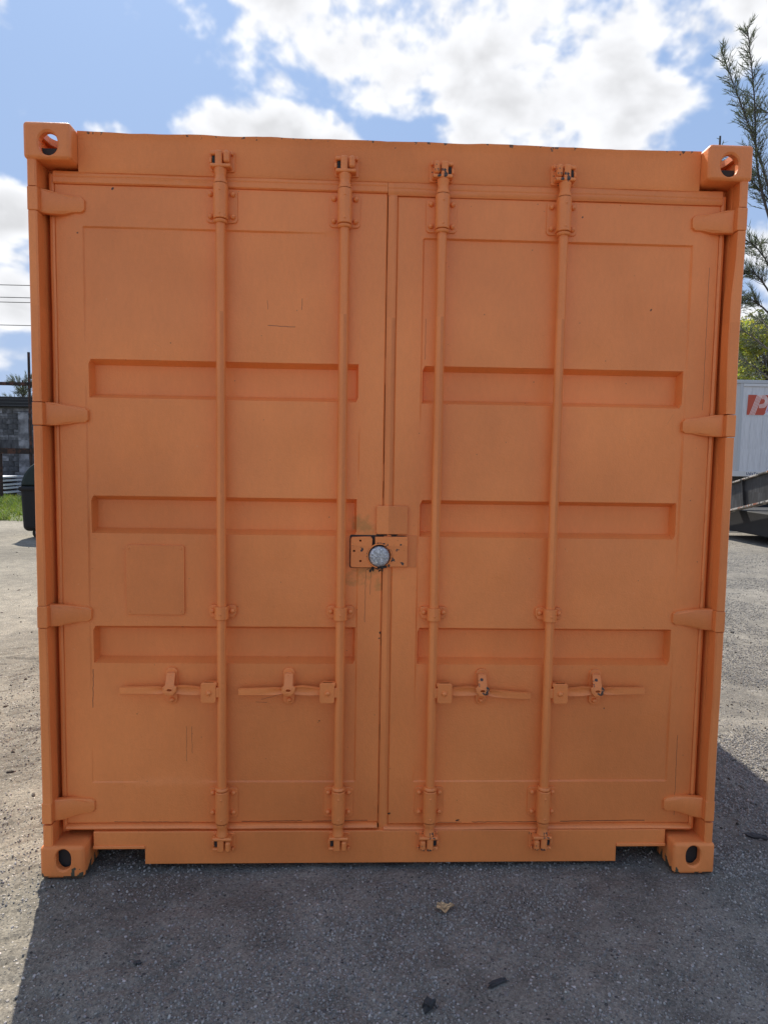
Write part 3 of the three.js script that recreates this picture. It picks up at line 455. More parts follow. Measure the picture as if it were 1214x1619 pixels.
// lock plates across the seam
const square = (x, y, r) => { const p = new THREE.Path(); p.moveTo(x - r, y - r); p.lineTo(x - r, y + r); p.lineTo(x + r, y + r); p.lineTo(x + r, y - r); p.closePath(); return p; };
const LX = -0.030, LY = 1.1635;
{
  const a = new THREE.Shape(); a.moveTo(-0.124, 1.121); a.lineTo(-0.060, 1.121); a.lineTo(-0.054, 1.127); a.absarc(LX, LY, 0.0435, Math.PI * 1.29, Math.PI * 0.72, true); a.lineTo(-0.056, 1.222); a.quadraticCurveTo(-0.058, 1.232, -0.068, 1.232); a.lineTo(-0.124, 1.230); a.quadraticCurveTo(-0.133, 1.230, -0.133, 1.220); a.lineTo(-0.133, 1.130); a.quadraticCurveTo(-0.133, 1.121, -0.124, 1.121);
  for (const [x, y] of [[-0.099, 1.217], [-0.121, 1.180], [-0.098, 1.144]]) a.holes.push(square(x, y, 0.0032));
  const lp = add('lock_plate', extr(a, -0.066, -0.052, 0.002, 16), M.worn, box0); lp.userData.label = 'chipped left half of the lock guard';
  const b = new THREE.Shape(); b.moveTo(-0.047, 1.231); b.lineTo(0.062, 1.233); b.quadraticCurveTo(0.070, 1.233, 0.070, 1.225); b.lineTo(0.070, 1.132); b.quadraticCurveTo(0.070, 1.124, 0.062, 1.124); b.lineTo(-0.004, 1.124); b.absarc(LX, LY, 0.0435, -Math.PI * 0.27, Math.PI * 0.62, false); b.lineTo(-0.047, 1.231);
  for (const [x, y] of [[0.034, 1.219], [0.058, 1.183]]) b.holes.push(square(x, y, 0.0032));
  add('lock_plate', extr(b, -0.066, -0.054, 0.002, 18), M.worn, box0);
  add('lock_backing', extr(roundShape(-0.0115, 0.066, 1.1222, 1.2355, 0.003), -0.0770, -0.0663, 0.001), M.grease, box0);
  add('lock_backing', extr(roundShape(-0.010, 0.103, 1.121, 1.2365, 0.004), -0.0775, -0.0665, 0.001), M.paint, box0);
  add('lock_backing', extr(roundShape(-0.1365, -0.012, 1.1175, 1.236, 0.006), -0.0775, -0.0668, 0.001), M.grease, box0).userData.label = 'greasy black backing of the lock guard';
  add('lock_cover', extr(roundShape(-0.043, 0.069, 1.2405, 1.342, 0.006), -0.0665, -0.0565, 0.0025), M.paint, box0).userData.label = 'square cover plate above the lock';
  const rim = new THREE.TorusGeometry(0.0425, 0.0028, 8, 40, Math.PI * 1.72).rotateZ(-Math.PI * 0.28).translate(LX, LY, -0.0525); add('lock_rim', rim, M.worn, box0);
  add('lock_well', lathe([[0.0001, 0.0002], [0.0405, 0.0002], [0.0425, 0.0002]], 30).rotateX(Math.PI / 2).translate(LX, LY, -0.0662), M.grease, box0);
  const grime = []; const r = rng(61); for (let i = 0; i < 46; i++) { const t = r(), low = r() < 0.55; grime.push(new THREE.IcosahedronGeometry(0.0022 + r() * 0.0035, 0).scale(1.7, 0.8, 0.5).translate(low ? -0.075 + t * 0.085 : mix(-0.055, -0.035, t), low ? 1.1195 + r() * 0.005 : 1.205 + r() * 0.028, -0.0655)); }
  for (let i = 0; i < 60; i++) { const a = r() * 6.28, q = 0.0405 + r() * 0.005; grime.push(new THREE.IcosahedronGeometry(0.0015 + r() * 0.003, 0).scale(1, 1, 0.5).translate(LX + Math.cos(a) * q, LY + Math.sin(a) * q, -0.0535 + r() * 0.002)); }
  for (let i = 0; i < 30; i++) grime.push(new THREE.IcosahedronGeometry(0.0015 + r() * 0.003, 0).scale(1, 1.4, 0.4).translate(-0.075 + r() * 0.08, 1.105 + r() * 0.014, -0.0690));
  for (let i = 0; i < 14; i++) grime.push(new THREE.IcosahedronGeometry(0.002 + r() * 0.003, 0).scale(2.2, 0.7, 0.5).translate(-0.04 + r() * 0.07, 1.2365 + r() * 0.003, -0.0650));
  const gm = add('caked_grime', grime, M.grease, box0); gm.userData.kind = 'stuff';
}
{
  const p = thing('padlock', 'round weathered steel puck padlock set between the lock plates', 'padlock', [LX - 0.001, LY - 0.002, -0.0655]);
  add('lock_body', lathe([[0.0001, 0.0225], [0.012, 0.0224], [0.027, 0.0212], [0.0335, 0.0185], [0.0365, 0.0135], [0.0365, 0.0]], 40).rotateX(Math.PI / 2), M.steel, p);
}

// ------------------------------------------------------------------ small things lying on the ground
{
  const leafMat = new THREE.MeshStandardMaterial({ roughness: 0.8, side: THREE.DoubleSide, map: pixTex(128, 128, (i, j) => { const v = 0.8 + 0.4 * (fbm(i / 20, j / 6, 3) - 0.5) * 2; return [214 * v, 184 * v, 138 * v]; }) });
  const out = [[-0.034, 0.002], [-0.026, 0.018], [-0.012, 0.022], [-0.004, 0.034], [0.002, 0.020], [0.012, 0.010], [0.020, 0.014], [0.034, 0.004], [0.026, -0.004], [0.012, -0.002], [0.004, -0.010], [-0.008, -0.016], [-0.024, -0.014]];
  const P = [], I = [], U = [], rings = 5; P.push(0, 0, 0); U.push(0.5, 0.5);
  const bend = (x, y) => 0.005 + 0.020 * smooth(0.0, 0.030, Math.abs(x + 0.004)) * (x > 0 ? 0.55 : 1) - 0.008 * smooth(0.02, 0.035, Math.abs(x)) + 0.3 * Math.max(0, y) + 0.003 * Math.sin(x * 260);
  P[1] = bend(0, 0); for (let k = 1; k <= rings; k++) for (const [x, y] of out) { const q = k / rings; P.push(x * q, bend(x * q, y * q), -y * q); U.push(0.5 + x * q * 12, 0.5 + y * q * 12); }
  const n = out.length; for (let i = 0; i < n; i++) I.push(0, 1 + (i + 1) % n, 1 + i); for (let k = 0; k + 1 < rings; k++) for (let i = 0; i < n; i++) { const a = 1 + k * n + i, b = 1 + k * n + (i + 1) % n; I.push(a, b, a + n, b, b + n, a + n); }
  const g = new THREE.BufferGeometry(); g.setAttribute('position', new THREE.Float32BufferAttribute(P, 3)); g.setAttribute('uv', new THREE.Float32BufferAttribute(U, 2)); g.setIndex(I); g.computeVertexNormals();
  const low = g.clone().translate(0, -0.0012, 0); { const ix = low.index.array; for (let i = 0; i < ix.length; i += 3) { const q = ix[i]; ix[i] = ix[i + 1]; ix[i + 1] = q; } low.computeVertexNormals(); }
  const m = add('dry_leaf', [g, low], leafMat, scene, true); m.position.set(0.204, groundH(0.204, 0.18) + 0.001, 0.185); m.rotation.y = 0.25; tag(m, 'curled tan dry leaf lying in the shade before the container', 'leaf');
  const dark = (c) => new THREE.MeshStandardMaterial({ color: new THREE.Color().setRGB(c, c, c * 1.02), roughness: 0.85, bumpMap: paintBump, bumpScale: 0.002 });
  const lump = (name, x, z, turn, sx, sy, sz, seed, c, label, cat) => {
    let q = new RoundedBoxGeometry(1, 1, 1, 8, 0.3).scale(sx, sy, sz); q.deleteAttribute('uv'); q.deleteAttribute('normal'); q = mergeVertices(q, 1e-5); const p = q.attributes.position;
    for (let i = 0; i < p.count; i++) { const X = p.getX(i) / sx, Y = p.getY(i) / sy, Z = p.getZ(i) / sz, e = 1 + (fbm(X * 5 + seed + Y * 3, Z * 5 + seed, 4) - 0.5) * 1.5; p.setXYZ(i, p.getX(i) * e, p.getY(i) * e + sy * 0.22 * Math.sin(X * 4 + seed), p.getZ(i) * (1 + (fbm(X * 6, seed, 2) - 0.5) * 0.8)); }
    q.computeVertexNormals(); q.computeBoundingBox();
    const m = add(name, toCreasedNormals(q, R(30)), dark(c), scene); m.position.set(x, groundH(x, z) - q.boundingBox.min.y - 0.001, z); m.rotation.y = turn; tag(m, label, cat);
  };
  lump('bark_strip', 0.314, 0.505, 0.45, 0.056, 0.009, 0.013, 2, 0.045, 'narrow dark strip of bark on the shaded gravel', 'bark');
  lump('rubber_lump', 0.104, 0.587, 0.8, 0.031, 0.018, 0.026, 7, 0.042, 'crumpled black rubber lump on the shaded gravel', 'rubber scrap');
  lump('rubber_flake', 1.528, -0.252, -0.5, 0.075, 0.010, 0.030, 13, 0.045, 'curled black rubber flake in the shade beside the container foot', 'rubber scrap');
  lump('dark_clod', -0.75, 0.40, 0.3, 0.020, 0.006, 0.015, 21, 0.06, 'small dark clod of earth among faint tyre prints in the shade', 'clod');
}

// ------------------------------------------------------------------ behind, at one side: wheeled bin, steel frame, block wall, sheets, grass, wires
{
  const b = thing('wheeled_bin', 'black wheeled waste bin with dark green domed lid, standing out in the sun', 'waste bin', [-5.33, 0, -10.35]);
  const black = std(0.005, 0.0055, 0.006, 0.75), green = std(0.004, 0.016, 0.014, 0.7);
  const g = new RoundedBoxGeometry(1.44, 0.80, 1.06, 6, 0.10), p = g.attributes.position; for (let i = 0; i < p.count; i++) { const t = 1 - 0.03 * smooth(0.4, -0.4, p.getY(i)); p.setX(i, p.getX(i) * t); p.setZ(i, p.getZ(i) * t); } g.translate(0, 0.53, 0); g.computeVertexNormals();
  add('tub', g, black, b);
  add('tub_rim', rbox(-0.735, 0.735, 0.84, 0.93, -0.55, 0.55, 0.04, 4), black, b);
  const lid = new THREE.CylinderGeometry(0.52, 0.52, 1.40, 40, 6, false, -Math.PI / 2, Math.PI).rotateZ(Math.PI / 2).rotateX(-Math.PI / 2 * 0); lid.computeBoundingBox();
  const ds = new THREE.Shape(); ds.moveTo(-0.71, 0.93); ds.bezierCurveTo(-0.70, 1.12, -0.55, 1.36, -0.30, 1.385); ds.lineTo(0.30, 1.385); ds.bezierCurveTo(0.55, 1.36, 0.70, 1.12, 0.71, 0.93); ds.closePath();
  add('lid', extr(ds, -0.52, 0.52, 0.06, 14), green, b);
  for (const x of [-0.5, 0.5]) for (const z of [-0.33, 0.33]) { const w = add('wheel', new THREE.CylinderGeometry(0.085, 0.085, 0.05, 20).rotateX(Math.PI / 2).translate(x, 0.085, z), std(0.02, 0.02, 0.02, 0.8), b); add('fork', rbox(x - 0.03, x + 0.03, 0.07, 0.18, z - 0.045, z + 0.045, 0.008), std(0.25, 0.25, 0.26, 0.4, 0.8), w); }
  for (const z of [-0.3, 0.3]) add('side_trunnion', new THREE.CylinderGeometry(0.03, 0.03, 0.12, 14).rotateZ(Math.PI / 2).translate(-0.74, 0.80, z * 0.2), black, b);
}
{
  const rust = new THREE.MeshStandardMaterial({ roughness: 0.85, map: pixTex(256, 256, (i, j) => { const v = fbm(i / 30, j / 30, 4), s = 0.7 + v * 0.6; return v > 0.55 ? [72 * s, 46 * s, 38 * s] : [50 * s, 38 * s, 35 * s]; }) });
  const f = thing('steel_frame', 'rusty brown steel frame of posts and beams before the block wall', 'steel frame', [-10.6, 0, -20]);
  add('post', box(-0.03, 0.03, 0, 4.7, -0.03, 0.03), rust, f); add('post', box(-6.06, -5.94, 0, 4.7, -0.06, 0.06), rust, f); add('post', box(-1.03, -0.93, 0, 1.48, -0.05, 0.05), rust, f); add('post', box(2.94, 3.06, 0, 3.75, -0.06, 0.06), rust, f);
  add('beam', box(-5.94, -0.03, 3.65, 3.75, -0.05, 0.05), rust, f); add('beam', box(-5.94, -0.03, 1.481, 1.66, -0.05, 0.05), rust, f); add('beam', box(0.03, 2.94, 3.64, 3.76, -0.05, 0.05), rust, f); add('beam', box(0.03, 2.94, 1.481, 1.67, -0.05, 0.05), rust, f);
}
{
  const w = thing('block_wall', 'weathered grey concrete block wall under a dark capping, behind the steel frame', 'wall', [-13, 0, -24.2]);
  const r = rng(88), mats = [0.135, 0.105, 0.08, 0.18].map((v, k) => new THREE.MeshStandardMaterial({ roughness: 0.95, map: pixTex(128, 128, (i, j) => { const q = fbm(i / 22 + k * 9, j / 22, 4), s = Math.pow(v, 1 / 2.2) * 255 * (0.55 + q * 0.9); return [s, s, s * 1.02]; }) }));
  add('wall_core', box(-14, 8, 0, 3.24, -0.20, -0.015), std(0.09, 0.09, 0.092, 0.95), w);
  const bg = uvBox(clean(new RoundedBoxGeometry(0.385, 0.188, 0.05, 1, 0.006))), hb = uvBox(clean(new RoundedBoxGeometry(0.19, 0.188, 0.05, 1, 0.006)));
  for (let c = 0; c < 16; c++) for (let k = 0; k < 12; k++) { const x = -2.6 + k * 0.4 + (c % 2) * 0.2; put('block', bg, mats[Math.min(3, (r() * 3.6) | 0)], w, [x, 0.1 + c * 0.2, -0.022 + (r() - 0.5) * 0.006]); }
  add('pier', rbox(0.02, 0.40, 0.02, 3.05, 0.006, 0.10, 0.01), mats[3], w);
  add('drip_band', box(-14, 8, 1.55, 2.0, 0.004, 0.03), new THREE.MeshStandardMaterial({ roughness: 0.95, map: pixTex(128, 64, (i, j) => { const s = 42 + 60 * fbm(i / 9, j / 16, 4); return [s, s, s * 1.03]; }) }), w);
  const cap = add('capping', rbox(-14.1, 8.1, 3.245, 3.62, -0.35, 0.14, 0.01), std(0.018, 0.019, 0.021, 0.8), w);
  for (let k = 0; k < 3; k++) add('capping_strip', box(-14.08, 8.08, 3.28 + k * 0.12, 3.30 + k * 0.12, 0.138, 0.155), std(0.07, 0.072, 0.078, 0.7), cap);
}
{
  const s = thing('sheet_stack', 'stack of pale grey metal sheets lying before the block wall', 'metal sheets', [-13.1, 0, -21.6]);
  const mat = new THREE.MeshStandardMaterial({ roughness: 0.5, metalness: 0.2, color: new THREE.Color().setRGB(0.66, 0.68, 0.71) });
  for (let k = 0; k < 5; k++) add('sheet', new THREE.BoxGeometry(2.6 - k * 0.10, 0.06, 1.5).rotateZ((k % 2 ? 1 : -1) * 0.006).translate(k * 0.03, 0.20 + k * 0.125, k * 0.05), mat, s);
  for (let k = 0; k < 5; k++) for (const x of [-0.9, 0.9]) add('spacer', box(x - 0.05, x + 0.05, k ? 0.105 + k * 0.125 : 0, 0.17 + k * 0.125, -0.6, 0.6), std(0.08, 0.06, 0.05, 0.9), s);
}
{ // weeds and grass between the yard and the wall
  const blade = new THREE.BufferGeometry(); blade.setAttribute('position', new THREE.Float32BufferAttribute([-0.012, 0, 0, 0.012, 0, 0, 0.008, 0.55, 0.1, -0.008, 0.55, 0.1, 0.0, 1, 0.32], 3)); blade.setIndex([0, 1, 2, 0, 2, 3, 3, 2, 4]); blade.computeVertexNormals();
  const N = 26000, mat = new THREE.MeshPhysicalMaterial({ color: new THREE.Color().setRGB(0.17, 0.26, 0.035), roughness: 0.9, transmission: 0.35, thickness: 0, side: THREE.DoubleSide }), im = new THREE.InstancedMesh(blade, mat, N), r = rng(55), m4 = new THREE.Matrix4(), q = new THREE.Quaternion(), e = new THREE.Euler(), c = new THREE.Color();
  for (let n = 0; n < N;) { const x = -16 + r() * 9.2, z = -20.6 + r() * 8; if (z > -13 + (fbm(x * 0.8, 3, 2) - 0.5) * 1.6) continue; const d = fbm(x * 0.9 + 4, z * 0.9, 3); if (r() > smooth(0.30, 0.55, d) + 0.12) continue; e.set((r() - 0.5) * 0.7, r() * 6.3, (r() - 0.5) * 0.7); q.setFromEuler(e); const h = 0.06 + r() * 0.14 * d * 2; m4.compose(new THREE.Vector3(x, 0, z), q, new THREE.Vector3(1.2, h, 0.35)); im.setMatrixAt(n, m4); const k = 0.7 + r() * 0.6; c.setRGB(k * (0.9 + r() * 0.5), k, k * 0.9); im.setColorAt(n, c); n++; }
  im.name = 'grass'; im.castShadow = im.receiveShadow = true; im.userData = { kind: 'stuff', label: 'sunlit yellow-green grass and weeds growing before the block wall', category: 'grass' }; scene.add(im);
  const soil = new THREE.Mesh(new THREE.PlaneGeometry(9, 8.2).rotateX(-Math.PI / 2).translate(-12.0, 0.004, -17.2), std(0.09, 0.11, 0.035, 1)); soil.name = 'grass_verge'; soil.receiveShadow = true; soil.userData = { kind: 'structure', label: 'strip of green ground under the grass before the wall' }; scene.add(soil);
}
{
  const wood = std(0.16, 0.13, 0.10, 0.9);
  const ys = [8.98, 8.48, 8.28, 7.32], lab = ['topmost', 'second from the top', 'third from the top', 'lowest'];
  for (const [x, l] of [[-34, 'weathered timber utility pole out past the block wall'], [6, 'weathered timber utility pole standing behind the container']]) { const p = thing('utility_pole', l, 'utility pole', [x, 0, -28], 0, 'utility poles'); add('pole', cylY(0.16, 0, 9.8, 16, 0.11), wood, p); for (const y of ys) { const a = add('cross_arm', box(-0.05, 0.05, y - 0.12, y - 0.03, -0.5, 0.2), wood, p); add('insulator', cylY(0.04, y - 0.03, y + 0.03, 10).translate(0, 0, 0.16), std(0.5, 0.48, 0.45, 0.3), a); } }
  ys.forEach((y, k) => { const c = new THREE.CatmullRomCurve3([...Array(13)].map((_, i) => { const t = i / 12; return new THREE.Vector3(mix(-34, 6, t), y - 0.42 * (1 - (2 * t - 1) ** 2) + (k === 0 ? 0.15 : 0.12) * t - 0.02, -27.84); })); tag(add('overhead_wire', new THREE.TubeGeometry(c, 60, 0.016, 6), std(0.04, 0.04, 0.045, 0.6)), `thin dark overhead wire against the clouds, ${lab[k]} of four`, 'wire', 'overhead wires'); });
}

// ------------------------------------------------------------------ behind, at the other side: box trailer, low-loader
{
  const t = thing('box_trailer', 'white box trailer with a striped red letter emblem, in its own shade', 'trailer', [11.72, 0, -19]);
  const white = new THREE.MeshStandardMaterial({ roughness: 0.45, map: pixTex(256, 256, (i, j) => { const s = 198 + 12 * (fbm(i / 9, j / 60, 3) - 0.5) * 2; return [s, s, s * 1.005]; }) });
  const grey = std(0.42, 0.43, 0.44, 0.4, 0.3), dark = std(0.02, 0.02, 0.022, 0.8), alu = std(0.5, 0.5, 0.5, 0.35, 0.6);
  add('body', box(0.24, 12.2, 1.3, 4.08, -2.44, -0.02), white, t);
  for (let k = 0; k < 30; k++) add('side_rib', box(0.55 + k * 0.385, 0.556 + k * 0.385, 1.305, 3.98, -0.02, -0.014), white, t);
  add('corner_post', [new THREE.CylinderGeometry(0.24, 0.24, 2.78, 20, 1, false, Math.PI * 1.5, Math.PI / 2).rotateY(Math.PI * 1.0).rotateY(Math.PI).translate(0.24, 2.69, -0.24), rbox(0.17, 0.26, 1.3, 4.08, -0.05, 0.005, 0.01)], grey, t);
  add('front_wall', box(0.0, 0.24, 1.3, 4.07, -2.4, -0.24), grey, t);
  add('roof_rail', rbox(0.0, 12.2, 4.06, 4.17, -2.46, 0.02, 0.02), grey, t);
  add('upper_rail', rbox(0.26, 12.2, 3.97, 4.06, -0.02, 0.012, 0.006), alu, t);
  add('lower_rail', rbox(0.05, 12.2, 1.13, 1.30, -2.44, 0.01, 0.01), std(0.55, 0.54, 0.52, 0.6), t);
  add('chassis', box(1.0, 11.6, 0.85, 1.128, -1.8, -0.6), dark, t);
  for (const x of [9.2, 10.4]) for (const z of [-2.2, -0.25]) { const w = add('wheel', new THREE.CylinderGeometry(0.5, 0.5, 0.28, 28).rotateX(Math.PI / 2).translate(x, 0.5, z), std(0.02, 0.02, 0.02, 0.85), t); add('rim', new THREE.CylinderGeometry(0.28, 0.28, 0.29, 22).rotateX(Math.PI / 2).translate(x, 0.5, z), grey, w); }
  for (const z of [-2.0, -0.45]) add('landing_leg', rbox(2.3, 2.44, 0, 1.12, z - 0.07, z + 0.07, 0.01), dark, t);
  // printed emblem
  const em = canvasTex(512, 512, (g) => {
    g.fillStyle = '#c9ccd0'; g.fillRect(0, 0, 512, 512); g.fillStyle = '#b5482f';
    g.beginPath(); g.moveTo(12, 4); g.lineTo(512, 4); g.lineTo(512, 395); g.lineTo(430, 395); g.lineTo(340, 508); g.lineTo(0, 508); g.closePath(); g.fill();
    g.strokeStyle = '#e9e4df'; g.lineWidth = 9; g.lineJoin = 'round';
    for (let k = 0; k < 5; k++) { const o = k * 24; g.beginPath(); g.moveTo(60 + o, 508); g.lineTo(196 + o * 0.98, 8); g.stroke(); }
    for (let k = 0; k < 5; k++) { const o = k * 22; g.beginPath(); g.moveTo(196 + o, 8 + o * 1.05); g.lineTo(330, 10 + o); g.bezierCurveTo(452 - o * 0.7, 40 + o, 440 - o, 320 - o * 0.9, 300, 326 - o); g.lineTo(230 + 10, 326 - o * 0.8); g.stroke(); }
    g.strokeStyle = '#b9b3cf'; g.lineWidth = 26; g.beginPath(); g.moveTo(480, 8); g.lineTo(396, 430); g.lineTo(512, 430); g.stroke(); g.strokeStyle = '#e9e4df'; g.lineWidth = 7; g.beginPath(); g.moveTo(462, 60); g.lineTo(372, 455); g.lineTo(512, 455); g.stroke();
  }, true, false);
  const e = put('emblem', new THREE.PlaneGeometry(0.82, 0.64), new THREE.MeshStandardMaterial({ map: em, roughness: 0.5 }), t, [0.42 + 0.40, 3.395, -0.008]); e.userData.label = 'red square print with a white striped letter';
  const wr = canvasTex(512, 128, (g) => { g.fillStyle = '#c9c7c2'; g.fillRect(0, 0, 512, 128); g.fillStyle = '#26365c'; g.font = 'bold 118px sans-serif'; g.save(); g.transform(1, 0, -0.05, 1, 0, 0); g.fillText('UdsTo', 22, 106); g.restore(); }, true, false);
  put('lettering', new THREE.PlaneGeometry(0.60, 0.135), new THREE.MeshStandardMaterial({ map: wr, roughness: 0.6 }), t, [0.76, 1.222, 0.013]).userData.label = 'dark blue hand lettering on the lower rail';
}
{
  const r = rng(12), blackMat = new THREE.MeshStandardMaterial({ roughness: 0.6, map: pixTex(256, 256, (i, j) => { const v = fbm(i / 40, j / 40, 4), s = 24 + 34 * v + (fbm(i / 8, j / 60, 3) > 0.62 ? 16 : 0); return [s, s, s * 1.04]; }) });
  const edge = new THREE.MeshStandardMaterial({ roughness: 0.7, map: pixTex(256, 64, (i, j) => { const v = fbm(i / 22, j / 12, 4); return v > 0.66 ? [140, 86, 64] : v > 0.47 ? [176, 172, 165] : [84, 82, 80]; }) }), dark = std(0.014, 0.014, 0.016, 0.75);
  const t = thing('low_loader', 'black low-loader trailer with a rising steel beam and worn pale edges', 'trailer', [7.25, 0, -11.2]);
  const tilt = (g) => g.rotateX(-Math.atan2(0.262, 1.25)).translate(0, 0.80, 0); // rises towards +z
  for (const x of [0, 2.2]) {
    const bm = add('deck_beam', tilt(box(x - 0.02, x + 0.02, -0.26, 0.24, -4.2, 2.6)), blackMat, t);
    add('top_flange', tilt(rbox(x - 0.07, x + 0.07, 0.24, 0.268, -4.2, 2.6, 0.004)), edge, bm); add('bottom_flange', tilt(rbox(x - 0.08, x + 0.08, -0.292, -0.26, -4.2, 2.6, 0.004)), edge, bm);
    for (let k = 0; k < 6; k++) add('stiffener', tilt(box(x - 0.065, x - 0.02, -0.26, 0.24, -3.8 + k * 1.16, -3.785 + k * 1.16)), blackMat, bm);
  }
  for (let k = 0; k < 7; k++) add('cross_beam', tilt(box(0.02, 2.18, -0.12, 0.12, -4.1 + k * 1.05, -3.98 + k * 1.05)), dark, t);
  for (const z of [-3.8, -2.7, -1.6]) for (const x of [0.30, 1.9]) { const y = 0.40, w = add('wheel', new THREE.CylinderGeometry(0.40, 0.40, 0.30, 26).rotateZ(Math.PI / 2).translate(x, y, z), dark, t); add('rim', new THREE.CylinderGeometry(0.2, 0.2, 0.31, 18).rotateZ(Math.PI / 2).translate(x, y, z), std(0.12, 0.12, 0.13, 0.6), w); }
  for (const z of [-3.8, -2.7, -1.6]) add('axle', new THREE.CylinderGeometry(0.06, 0.06, 1.6, 12).rotateZ(Math.PI / 2).translate(1.1, 0.40, z), dark, t);
  add('tool_box', rbox(0.24, 1.96, 0.16, 0.60, -0.75, 1.5, 0.02), dark, t);
  for (const x of [0.22, 1.98]) add('front_leg', rbox(x - 0.07, x + 0.07, 0, 1.2, 1.9, 2.04, 0.01), dark, t);
}

// ------------------------------------------------------------------ trees
const barkMat = std(0.07, 0.06, 0.052, 0.95);
function tube(pts, r0, r1, seg = 7, n) { const c = new THREE.CatmullRomCurve3(pts), m = n ?? Math.max(4, Math.ceil(c.getLength() / 0.5)), g = new THREE.TubeGeometry(c, m, 1, seg), p = g.attributes.position, v = new THREE.Vector3(); for (let i = 0; i <= m; i++) { const q = c.getPointAt(i / m), r = mix(r0, r1, i / m); for (let k = 0; k <= seg; k++) { const a = i * (seg + 1) + k; v.fromBufferAttribute(p, a).sub(q).multiplyScalar(r).add(q); p.setXYZ(a, v.x, v.y, v.z); } } return [g, c]; }
function casuarina(name, label, base, trunkPts, limbs, r, needleN, dens = 1) {
  const root = thing(name, label, 'tree', base), V = (a) => new THREE.Vector3(...a), wood = [], tw = [], P = [];
  const [tg, tc] = tube(trunkPts.map(V), 0.26, 0.05, 10); wood.push(tg);
  const needle = (o, dir, len) => { const side = new THREE.Vector3(r() - 0.5, r() - 0.5, r() - 0.5).cross(dir).normalize().multiplyScalar(0.0055 + r() * 0.005), e = o.clone().addScaledVector(dir, len), mid = o.clone().addScaledVector(dir, len * 0.5).add(new THREE.Vector3(0, -0.02, 0)); P.push(...o.clone().sub(side).toArray(), ...o.clone().add(side).toArray(), ...mid.clone().add(side).toArray(), ...o.clone().sub(side).toArray(), ...mid.clone().add(side).toArray(), ...mid.clone().sub(side).toArray(), ...mid.clone().sub(side).toArray(), ...mid.clone().add(side).toArray(), ...e.toArray()); };
  const spray = (c, from, n, lenBase) => { for (let i = 0; i < n; i++) {
    const t = from + (1 - from) * Math.pow(i / n, 0.9), o = c.getPointAt(t), tan = c.getTangentAt(t), rad = new THREE.Vector3(r() - 0.5, r() - 0.5, r() - 0.5).cross(tan).normalize();
    const d = tan.clone().multiplyScalar(0.75 + r() * 0.4).add(rad.multiplyScalar(0.45 + r() * 0.6)).normalize(), L = lenBase * (0.35 + 0.8 * (1 - t)) * (0.6 + r() * 0.7) + 0.12;
    const e = o.clone().addScaledVector(d, L), mid = o.clone().lerp(e, 0.5).add(new THREE.Vector3(0, -0.05 * L, 0)); if (L > 0.22) tw.push(tube([o, mid, e], 0.012, 0.004, 3, 3)[0]);
    for (let k = 0; k < needleN; k++) { const s = 0.15 + 0.85 * r(), q = o.clone().lerp(e, s), nd = d.clone().add(new THREE.Vector3((r() - 0.5) * 1.5, (r() - 0.5) * 1.5 + 0.1, (r() - 0.5) * 1.5)).normalize(); needle(q, nd, 0.12 + r() * 0.17); }
  } };
  for (const [pts, r0, from, n, len] of limbs) { const [g, c] = tube(pts.map(V), r0, 0.012, 6); wood.push(g); spray(c, from, Math.round(n * dens), len); }
  spray(tc, 0.5, 30, 0.7);
  add('trunk', wood, barkMat, root); add('twigs', tw, barkMat, root).userData.kind = 'stuff';
  const g = new THREE.BufferGeometry(); g.setAttribute('position', new THREE.Float32BufferAttribute(P, 3)); g.computeVertexNormals();
  add('needles', g, new THREE.MeshPhysicalMaterial({ color: new THREE.Color().setRGB(0.085, 0.11, 0.05), roughness: 0.9, transmission: 0.45, thickness: 0, side: THREE.DoubleSide }), root).userData.kind = 'stuff';
  return root;
}
